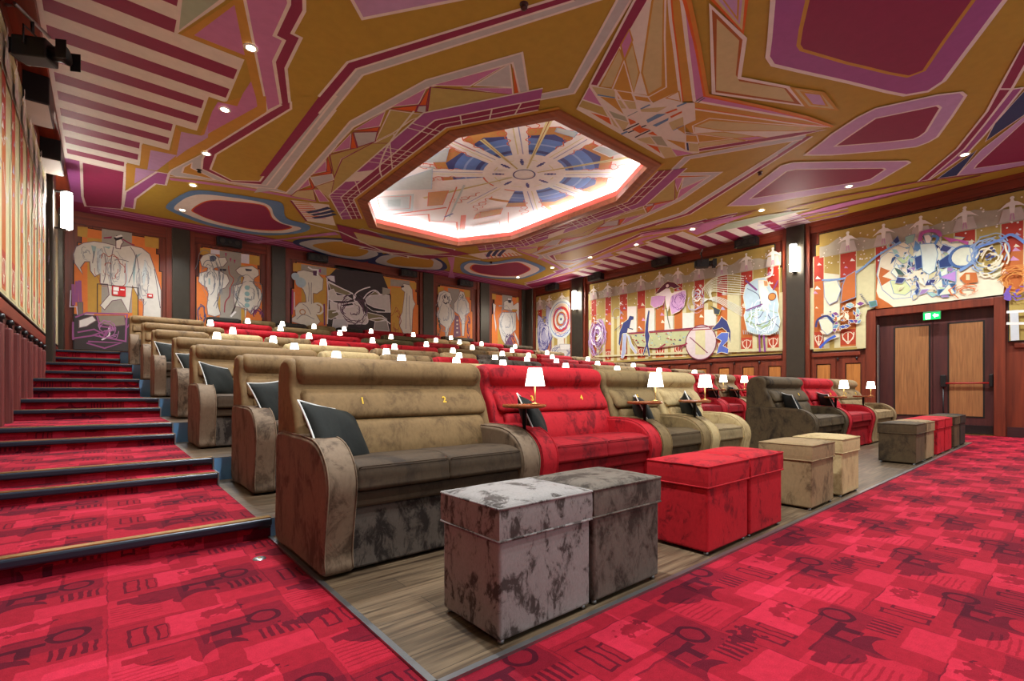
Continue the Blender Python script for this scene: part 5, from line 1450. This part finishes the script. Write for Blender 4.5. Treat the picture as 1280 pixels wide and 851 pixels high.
Q.poly(ORM, (880, 430), (940, 430), (950, 480), (880, 490), (850, 460)); Q.poly(STRAW, (885, 440), (905, 440), (905, 470), (885, 470)); squiggle(Q, (200, 110, 60), .015, *C_(890, 525), .3, .18, 14, 4); squiggle(Q, (140, 160, 190), .02, *C_(1000, 330), .35, .4, 20, 6); squiggle(Q, BEIGE, .03, *C_(1020, 360), .3, .35, 14, 7)
for k in range(7): Q.disc(NAVYM, *C_(960 + R_.uniform(0, 110), 270 + R_.uniform(0, 160)), .03, 6)
squiggle(Q, (200, 130, 60), .02, *C_(1150, 470), .3, .3, 26, 14); squiggle(Q, (110, 80, 160), .03, *C_(1175, 530), .22, .2, 10, 15); Q.line((100, 130, 190), .05, (935, 300), (1060, 260), (1130, 230), (1230, 300), smooth=True)
# kneeling figure at the left foot
for k in range(46):
    x = R_.uniform(120, 330); y = 690 - (x - 120) * .30 + R_.uniform(-45, 70)
    a = R_.uniform(0, PI); q = R_.uniform(8, 26); w = q * .5
    Q.outlined(R_.choice((NAVYM, (60, 80, 150), (100, 140, 170), VIOL, BEIGE, (140, 176, 176), ORM)), BEIGE, .010, (x + q * math.cos(a), y + q * math.sin(a)), (x + w * math.cos(a + 1.4), y + w * math.sin(a + 1.4)), (x - q * math.cos(a), y - q * math.sin(a)), (x + w * math.cos(a - 1.4), y + w * math.sin(a - 1.4)))
fo(BEIGE, (105, 680), (150, 670), (180, 700), (180, 740), (150, 760), (120, 730)); Q.line(NAVYM, .05, (90, 720), (100, 680), (150, 660), (185, 700), smooth=True); Q.line((60, 90, 180), .06, (110, 830), (150, 790), (195, 765), smooth=True)
fo((80, 120, 110), (370, 585), (410, 578), (415, 605), (380, 615))
for k in range(7): Q.line(NAVYM, .018, (322 + 6 * k, 548 + 8 * k), (335 + 6 * k, 545 + 9 * k))
Q.line((196, 200, 200), .12, (1140, 630), (1145, 790)); Q.line((230, 224, 214), .05, (1100, 700), (1240, 700)); Q.line((230, 224, 214), .05, (1100, 640), (1240, 632))
Q.done('painting', t)

# --- the short panel by the far corner
o3 = [(13.13, 1.93), (15.12, 1.93), (15.12, 4.94), (13.13, 4.94)]
t, Q = wall_panel('wall_mural', 'narrow mural with a round target-like disc by the far right corner', o3, 'striped murals on the right wall', 'x', RX, -1)
Q.raw(GOLDM, inset_poly(o3, .02)); s = .15625; ox, oy = 530, 345
stripes(Q, 13.18, 15.08, [(13.42, 13.72), (14.15, 14.45), (14.72, 14.98)], 4.4, seed=5)
C_ = lambda x, y: on_x(ox + x * s, oy + y * s, RX - .02); Q.crop(ox, oy, s)
Q.outlined((170, 166, 188), (84, 84, 130), .02, (980, 235), (1010, 260), (1028, 400), (1020, 500), (980, 590), (930, 600), (908, 500), (912, 310), (940, 330), (975, 400))
squiggle(Q, (84, 84, 140), .03, *C_(965, 480), .45, .8, 34, 2); squiggle(Q, (224, 220, 214), .02, *C_(965, 480), .4, .8, 20, 3)
c_ = C_(1098, 345)
for r, col in ((.72, (208, 214, 206)), (.56, (216, 196, 170)), (.46, (190, 60, 50)), (.36, (214, 212, 190)), (.27, ORM), (.17, (200, 206, 190)), (.05, NAVYM)): Q.disc(col, c_[0], c_[1], r, 30, 1.12)
Q.ring((120, 140, 180), c_[0], c_[1], .62, .03, 30, 1.12); squiggle(Q, (110, 100, 170), .02, c_[0], c_[1], .6, .66, 16, 7)
Q.poly((216, 210, 190), (1070, 490), (1120, 490), (1125, 560), (1070, 560)); Q.blob((206, 200, 186), (1000, 640), (1030, 570), (1090, 545), (1170, 548), (1200, 600), (1200, 660), (1000, 660)); squiggle(Q, (120, 116, 140), .02, *C_(1100, 610), .55, .3, 26, 5); Q.outlined((214, 208, 196), (130, 120, 120), .015, (1088, 545), (1172, 545), (1168, 590), (1092, 590))
Q.done('painting', t)

# ------------------------------------------------------------------ murals on the back wall
BY = YB - .03
IVORY, GREYM, ORG2, OCH, BLK, TEALM, PURP = (214, 208, 196), (156, 148, 136), (216, 120, 54), (190, 146, 62), (56, 50, 50), (150, 176, 176), (150, 84, 132)
def steps_outline(x0, x1, z0=1.93, z1=4.94):
    return [(x0, z0), (x1, z0), (x1, 4.1), (x1 - .06, 4.1), (x1 - .06, 4.55), (x1 - .12, 4.55), (x1 - .12, z1), (x0 + .14, z1), (x0 + .14, 4.55), (x0 + .07, 4.55), (x0 + .07, 4.1), (x0, 4.1)]
def back_panel(label, x0, x1):
    o = steps_outline(x0, x1)
    t, Q = wall_panel('wall_mural', label, o, 'orange and ivory murals on the back wall', 'y', BY, -1)
    Q.raw(ORG2, inset_poly(o, .02)); return t, Q
OL = (86, 76, 80)
# first: figure with spread cape
t, Q = back_panel('orange mural of an ivory caped figure with spread wings above the stairs', -.62, 1.14)
s = .188; ox, oy = 80, 280; Q.crop(ox, oy, s); C_ = lambda x, y: on_y(ox + x * s, oy + y * s, BY - .02)
F = lambda c, *p: Q.outlined(c, (120, 90, 96), .018, *p)
Q.poly(GREYM, (252, 30), (452, 60), (452, 590), (248, 590)); Q.poly(OCH, (155, 90), (252, 100), (248, 590), (158, 585)); Q.poly(OCH, (535, 80), (630, 95), (630, 165), (538, 150)); Q.poly(OCH, (90, 15), (158, 22), (155, 90), (90, 80)); Q.poly(OCH, (452, 420), (495, 425), (490, 620), (455, 610))
Q.raw((64, 58, 56), [(-.60, 1.95), (1.1, 1.95), (1.1, 2.80), (-.60, 2.80)])
F(IVORY, (330, 140), (270, 125), (200, 115), (130, 125), (80, 150), (62, 200), (70, 260), (125, 335), (110, 290), (140, 250), (170, 250), (175, 310), (205, 350), (240, 330), (240, 395), (290, 400), (300, 470), (240, 540), (270, 570), (320, 510), (380, 500), (430, 590), (445, 500), (455, 410), (500, 500), (530, 500), (525, 620), (645, 625), (645, 440), (605, 300), (570, 200), (520, 160), (440, 140), (380, 150))
for c, p in ((TEALM, ((180, 140), (200, 230), (215, 150))), (TEALM, ((255, 150), (310, 150), (300, 165))), ((196, 204, 204), ((215, 160), (250, 165), (245, 330), (225, 300))), ((190, 200, 198), ((400, 300), (420, 240), (425, 400), (405, 420))), (TEALM, ((455, 300), (475, 210), (520, 190), (480, 230), (465, 420))), ((198, 206, 204), ((540, 220), (555, 300), (530, 420), (520, 330)))): Q.poly(c, *p)
for p in (((330, 150), (315, 230), (310, 330), (320, 420)), ((440, 150), (475, 210), (470, 280), (430, 390)), ((480, 200), (500, 330), (495, 480)), ((200, 180), (190, 260)), ((600, 300), (620, 420), (640, 560)), ((335, 240), (375, 235), (430, 250)), ((270, 200), (280, 300), (262, 390))): Q.line((110, 100, 104), .016, *p, smooth=True)
F((230, 220, 208), (345, 105), (380, 95), (395, 120), (380, 140), (375, 165), (345, 160)); Q.poly((50, 40, 46), (330, 92), (350, 75), (390, 80), (388, 98), (345, 112)); Q.poly((222, 216, 210), (335, 85), (380, 70), (392, 82), (350, 92)); Q.poly((150, 50, 80), (262, 88), (320, 82), (315, 95), (265, 97)); Q.line((150, 50, 80), .03, (390, 100), (440, 130), (470, 140), smooth=True)
for p in (((60, 400), (65, 540)), ((85, 380), (85, 520)), ((105, 375), (110, 520))): Q.line(PURP, .06, *p)
Q.line((206, 190, 200), .02, (45, 440), (40, 550), (85, 550), (90, 600), (200, 600)); F((126, 112, 96), (90, 520), (125, 520), (125, 600), (95, 600)); F((220, 214, 206), (100, 640), (190, 610), (215, 640), (150, 680), (100, 690))
for k, p in enumerate((((75, 620), (150, 590), (420, 600), (410, 700), (440, 660)), ((60, 770), (60, 650)), ((60, 760), (200, 740), (410, 780), (415, 640)), ((150, 790), (270, 825), (380, 790), (160, 780)), ((90, 720), (200, 700), (280, 740), (300, 690)), ((220, 610), (240, 680), (330, 690)), ((190, 740), (280, 710), (260, 770)))): Q.line(PURP, .035, *p)
F((140, 128, 108), (225, 610), (400, 610), (410, 670), (330, 680), (240, 660)); Q.line((230, 224, 220), .03, (250, 770), (300, 740), (300, 690), smooth=True)
for sx_, sy_, ax_, az_, n_ in ((150, 200, .12, .2, 8), (350, 300, .16, .5, 16), (540, 380, .16, .6, 16), (250, 250, .12, .4, 10)): squiggle(Q, (150, 150, 152), .012, *C_(sx_, sy_), ax_, az_, n_, n_ + 1)
squiggle(Q, (170, 70, 60), .012, *C_(300, 300), .35, .5, 7, 77)
squiggle(Q, (170, 110, 156), .02, *C_(280, 690), .3, .3, 16, 78)
Q.line((70, 60, 60), .018, (222, 590), (222, 398), (492, 425), (492, 610))
Q.done('painting', t)
# second: two dancers
t, Q = back_panel('orange mural of two ivory ruffled dancers, second from the stairs', 1.88, 3.56)
s = .1293; ox, oy = 230, 300; Q.crop(ox, oy, s); C_ = lambda x, y: on_y(ox + x * s, oy + y * s, BY - .02)
Q.poly(GREYM, (345, 100), (552, 125), (552, 780), (345, 780)); Q.poly(OCH, (155, 75), (258, 85), (258, 150), (155, 140)); Q.poly((214, 206, 214), (258, 88), (345, 98), (345, 140), (258, 135)); Q.poly((214, 206, 214), (552, 132), (630, 140), (630, 230), (552, 220)); Q.poly(OCH, (630, 145), (730, 158), (730, 245), (630, 230)); Q.poly(OCH, (310, 480), (350, 480), (350, 700), (310, 640)); Q.poly(OCH, (552, 240), (585, 240), (585, 780), (552, 780))
F(IVORY, (240, 130), (300, 140), (330, 170), (400, 165), (420, 210), (380, 255), (300, 270), (280, 285), (350, 300), (420, 340), (440, 400), (400, 460), (350, 480), (320, 560), (330, 640), (355, 720), (300, 740), (230, 720), (220, 640), (235, 520), (220, 460), (170, 430), (140, 400), (150, 320), (220, 300), (230, 270), (170, 250), (155, 190), (180, 150))
F(IVORY, (600, 255), (660, 250), (720, 290), (725, 340), (680, 370), (670, 420), (740, 480), (755, 560), (730, 640), (650, 720), (610, 660), (590, 770), (585, 660), (500, 640), (450, 740), (490, 660), (480, 560), (480, 440), (560, 420), (580, 360), (520, 320), (500, 290), (540, 260))
Q.blob((84, 92, 110), (250, 160), (290, 150), (315, 175), (290, 205), (255, 200)); Q.poly((60, 56, 66), (590, 275), (660, 285), (650, 300), (600, 300)); Q.poly((60, 56, 66), (340, 275), (410, 280), (405, 300), (345, 298))
for a, b in ((405, 150), (450, 200), (490, 215)): Q.poly((170, 60, 100), (a - 10, b - 25), (a + 10, b - 25), (a, b + 15))
for yy in (460, 520, 580, 630): Q.disc((140, 176, 176), *C_(610, yy), .07, 8)
Q.line(TEALM, .04, (245, 370), (245, 430)); Q.line((150, 60, 70), .03, (445, 460), (440, 540), (400, 600), (390, 700), smooth=True); Q.line((226, 220, 216), .05, (500, 690), (450, 740)); squiggle(Q, (120, 124, 130), .014, *C_(250, 400), .35, .9, 24, 4); squiggle(Q, (120, 124, 130), .014, *C_(620, 520), .4, .55, 22, 5); squiggle(Q, (80, 76, 110), .03, *C_(170, 720), .1, .35, 8, 6); squiggle(Q, (110, 50, 90), .03, *C_(710, 720), .18, .25, 10, 16)
Q.line((180, 70, 50), .02, (430, 250), (440, 330), (480, 380), (440, 470), smooth=True)
Q.done('painting', t)
# third: the wide one with a beast in the middle
t, Q = back_panel('wide mural with a grey tangled beast below the projection window', 4.36, 8.78)
s = .1484; ox, oy = 350, 310; Q.crop(ox, oy, s); C_ = lambda x, y: on_y(ox + x * s, oy + y * s, BY - .02)
Q.poly(OCH, (110, 125), (178, 130), (178, 200), (110, 195)); Q.poly(GREYM, (178, 135), (392, 165), (392, 230), (178, 200)); Q.poly(OCH, (392, 165), (462, 175), (462, 250), (392, 240)); Q.poly(OCH, (180, 330), (390, 240), (390, 640), (180, 560)); Q.poly(OCH, (865, 240), (930, 255), (930, 330), (865, 320)); Q.poly(GREYM, (930, 260), (1092, 278), (1092, 330), (930, 320)); Q.poly(OCH, (935, 330), (1060, 340), (1010, 720), (940, 700)); Q.poly(OCH, (1092, 285), (1148, 292), (1148, 350), (1092, 340))
Q.poly((58, 48, 50), (395, 250), (470, 175), (860, 215), (935, 400), (935, 720), (395, 700))
F(IVORY, (150, 195), (200, 185), (260, 200), (320, 215), (365, 260), (360, 350), (310, 385), (280, 380), (280, 460), (340, 490), (335, 540), (300, 550), (340, 620), (310, 650), (230, 660), (100, 620), (100, 590), (130, 570), (125, 500), (160, 460), (220, 455), (215, 400), (195, 350), (150, 300), (130, 230))
F(IVORY, (1040, 300), (1090, 310), (1115, 350), (1120, 430), (1140, 470), (1120, 520), (1115, 600), (1110, 720), (1040, 720), (1005, 650), (1005, 590), (1030, 540), (1045, 420), (1050, 370), (1020, 345))
Q.disc((168, 188, 200), *C_(130, 240), .12, 12); Q.disc((168, 188, 200), *C_(175, 290), .16, 12); Q.ring((176, 120, 80), *C_(190, 538), .08, .03, 12); Q.ring(IVORY, *C_(318, 510), .17, .06, 16); Q.poly((86, 48, 80), (275, 195), (310, 190), (310, 235), (280, 230)); Q.poly((56, 50, 60), (1018, 320), (1045, 315), (1045, 330), (1022, 335)); Q.poly((150, 60, 120), (322, 180), (345, 175), (345, 210), (325, 200))
for p in (((240, 290), (245, 360), (240, 450)), ((265, 290), (262, 380), (265, 470)), ((190, 470), (230, 500), (260, 560)), ((140, 600), (200, 560), (290, 600)), ((1070, 380), (1065, 500), (1060, 680)), ((1090, 400), (1088, 520), (1100, 690))): Q.line((128, 124, 130), .02, *p, smooth=True)
for c, p in (((128, 116, 88), ((405, 290), (500, 330), (610, 380), (560, 400), (430, 360))), ((196, 188, 184), ((405, 360), (450, 345), (480, 400), (560, 400), (605, 430), (560, 445), (420, 440))), ((206, 198, 196), ((420, 450), (520, 470), (650, 450), (700, 520), (740, 600), (720, 640), (560, 640), (430, 560))), ((192, 184, 182), ((720, 430), (800, 380), (920, 400), (930, 540), (820, 540), (740, 500))), ((124, 112, 84), ((400, 520), (470, 520), (500, 560), (430, 600), (400, 590))), ((124, 112, 84), ((730, 540), (860, 570), (900, 600), (820, 620), (740, 600))), ((120, 108, 80), ((720, 420), (800, 362), (840, 392), (760, 400))), ((150, 142, 138), ((800, 620), (900, 610), (920, 700), (790, 690))), ((190, 186, 190), ((450, 600), (560, 590), (570, 660), (520, 690), (440, 670))), ((40, 34, 38), ((500, 480), (610, 460), (620, 480), (530, 495))), ((40, 34, 38), ((715, 460), (790, 500), (890, 520), (885, 540), (780, 530), (720, 485)))): Q.outlined(c, (218, 208, 210), .022, *p)
for p in (((405, 280), (500, 330), (610, 385), (620, 430)), ((620, 430), (640, 380), (700, 345), (760, 328)), ((700, 430), (740, 380), (800, 355), (850, 395)), ((410, 430), (480, 470), (560, 500), (620, 490)), ((440, 545), (520, 530), (560, 560)), ((700, 540), (740, 600), (720, 640), (640, 620), (590, 580)), ((760, 600), (860, 590), (930, 640)), ((395, 250), (405, 420), (398, 640)), ((640, 400), (625, 440), (650, 450))): Q.line((226, 216, 220), .035, *p, smooth=True)
Q.poly(GREYM, (862, 330), (930, 345), (925, 385), (862, 400)); Q.line((120, 60, 110), .05, (372, 470), (375, 650)); Q.line((150, 50, 100), .05, (105, 350), (102, 560)); Q.line((216, 208, 216), .03, (120, 370), (122, 520)); Q.line((230, 226, 226), .05, (235, 160), (270, 180), (320, 185), (315, 230)); Q.outlined((210, 204, 210), (100, 60, 100), .02, (425, 230), (460, 235), (465, 290), (425, 275), (385, 240))
squiggle(Q, (90, 60, 80), .02, *C_(620, 520), .5, .5, 26, 5); squiggle(Q, (150, 60, 50), .02, *C_(985, 620), .2, .5, 8, 8)
Q.done('painting', t)
# fourth and fifth
t, Q = back_panel('orange mural of two ivory figures in furs, right of the projection window', 9.52, 11.20)
s = .15625; ox, oy = 530, 345; Q.crop(ox, oy, s); C_ = lambda x, y: on_y(ox + x * s, oy + y * s, BY - .02)
Q.poly(OCH, (110, 85), (160, 90), (160, 150), (110, 145)); Q.poly(GREYM, (190, 95), (285, 105), (280, 230), (240, 300), (200, 200)); Q.poly(OCH, (320, 110), (368, 118), (368, 170), (320, 165))
F(IVORY, (120, 130), (160, 115), (210, 135), (225, 190), (205, 235), (240, 280), (250, 330), (220, 380), (200, 420), (190, 490), (170, 485), (170, 410), (120, 370), (100, 310), (120, 260), (105, 200)); F(IVORY, (290, 120), (320, 130), (330, 170), (360, 220), (365, 290), (330, 310), (325, 400), (320, 480), (305, 480), (300, 360), (280, 310), (240, 280), (240, 220), (270, 180))
Q.poly((126, 84, 100), (245, 310), (278, 320), (295, 480), (235, 490)); squiggle(Q, (60, 56, 66), .03, *C_(175, 180), .15, .2, 8, 3); squiggle(Q, (70, 66, 80), .025, *C_(295, 160), .12, .12, 6, 4); squiggle(Q, (140, 144, 150), .015, *C_(170, 300), .4, .8, 20, 5); squiggle(Q, (140, 150, 160), .015, *C_(310, 260), .3, .6, 16, 6); squiggle(Q, (90, 60, 90), .03, *C_(355, 400), .1, .5, 10, 7); squiggle(Q, (90, 90, 80), .03, *C_(118, 420), .08, .4, 8, 8)
for yy in (350, 380, 410, 445): Q.poly((210, 190, 170), (258, yy), (272, yy), (272, yy + 12), (258, yy + 12))
Q.done('painting', t)
t, Q = back_panel('orange mural of a broad ivory robed figure by the far right corner', 12.14, 13.92)
Q.crop(ox, oy, s)
Q.poly(GREYM, (625, 150), (705, 160), (705, 280), (625, 270)); Q.poly(OCH, (545, 140), (575, 145), (575, 190), (545, 185)); Q.poly(OCH, (740, 168), (786, 175), (786, 210), (740, 205)); Q.poly(OCH, (590, 400), (640, 520), (650, 560), (590, 555))
F(IVORY, (640, 205), (660, 195), (710, 200), (715, 235), (750, 210), (775, 230), (790, 280), (785, 400), (770, 400), (745, 320), (735, 280), (700, 275), (640, 265), (635, 240), (600, 245), (595, 232), (640, 235)); F(IVORY, (625, 290), (735, 290), (735, 430), (720, 440), (670, 500), (650, 550), (620, 500), (600, 420), (600, 340)); F((222, 214, 206), (668, 175), (700, 180), (700, 205), (672, 205)); Q.poly((50, 46, 56), (672, 190), (698, 192), (696, 215), (676, 214))
Q.poly((120, 84, 110), (640, 555), (690, 470), (720, 560)); F(IVORY, (550, 215), (575, 230), (565, 300), (580, 400), (575, 450), (560, 330)); F(IVORY, (720, 440), (760, 520), (785, 560), (755, 560), (725, 480)); Q.poly(OCH, (705, 265), (745, 268), (745, 282), (705, 280)); squiggle(Q, (140, 144, 150), .015, *on_y(ox + 665 * s, oy + 370 * s, BY - .02), .45, .7, 22, 5); squiggle(Q, (90, 60, 100), .03, *on_y(ox + 690 * s, oy + 520 * s, BY - .02), .3, .35, 12, 6); squiggle(Q, (110, 70, 90), .03, *on_y(ox + 775 * s, oy + 500 * s, BY - .02), .12, .5, 8, 9)
Q.done('painting', t)

# ------------------------------------------------------------------ murals on the left wall (seen very obliquely)
LXp = XL + .03
for nm_, ya, yb_, lab in (('a', 5.0, 12.2, 'long striped mural beside the stairs on the left wall'), ('b', 13.15, 15.12, 'narrow striped mural on the left wall near the back corner'), ('c', -1.5, 4.2, 'striped mural on the left wall nearest the screen end')):
    o = [(ya, 1.96), (yb_, 1.96), (yb_, 4.95), (ya, 4.95)]
    t, Q = wall_panel('wall_mural', lab, o, 'striped murals on the left wall', 'x', LXp, 1)
    Q.raw(STRAW, inset_poly(o, .02))
    R_ = random.Random(40 + len(lab))
    y = ya + .25
    cols = []
    while y < yb_ - .4: cols.append((y, y + .28)); y += .70
    stripes(Q, ya + .04, yb_ - .04, cols, 4.4, seed=9)
    for k in range(int((yb_ - ya) * 42)):
        y = R_.uniform(ya + .3, yb_ - .3); z = R_.uniform(2.5, 4.1); q = R_.uniform(.10, .5); w = R_.uniform(.04, .22)
        Q.outlined(R_.choice((IVORY, BEIGE, (214, 208, 200), IVORY, LAVM, (150, 156, 180), (110, 112, 140), PINKM, VIOL, ORM, TEAL, (206, 196, 170))), (150, 124, 116), .012, (y - w, z - q * .8), (y + w * .7, z - q * .6), (y + w, z + q * .8), (y - w * .6, z + q * .7))
    for k in range(int((yb_ - ya) * 5)):
        y = R_.uniform(ya + .35, yb_ - .35)
        squiggle(Q, R_.choice(((120, 110, 140), (200, 194, 190), (150, 90, 80))), .018, y, R_.uniform(2.5, 3.9), .22, .35, 3, k, 1.2)
    Q.done('painting', t)
# ------------------------------------------------------------------ camera, world, view
cam = bpy.data.cameras.new('camera'); cam.sensor_width = 36.0; cam.sensor_fit = 'HORIZONTAL'
cam.lens = FOC / 1280 * 36.0; cam.shift_y = (HORIZON - 425.5) / 1280; cam.clip_start = .02; cam.clip_end = 100
co = bpy.data.objects.new('camera', cam); COL.objects.link(co); co.location = (0, 0, EYE)
co.rotation_euler = (PI / 2, 0, THETA - PI / 2 if False else math.atan2(-CS, SN))
scene.camera = co
w = bpy.data.worlds.new('world'); scene.world = w; w.use_nodes = True
w.node_tree.nodes['Background'].inputs[0].default_value = (.86, .96, 1, 1); w.node_tree.nodes['Background'].inputs[1].default_value = WORLD_E
scene.view_settings.view_transform = 'Standard'; scene.view_settings.look = 'None'
scene.view_settings.gamma = 1; scene.view_settings.use_curve_mapping = False
scene.view_settings.exposure = EXPO
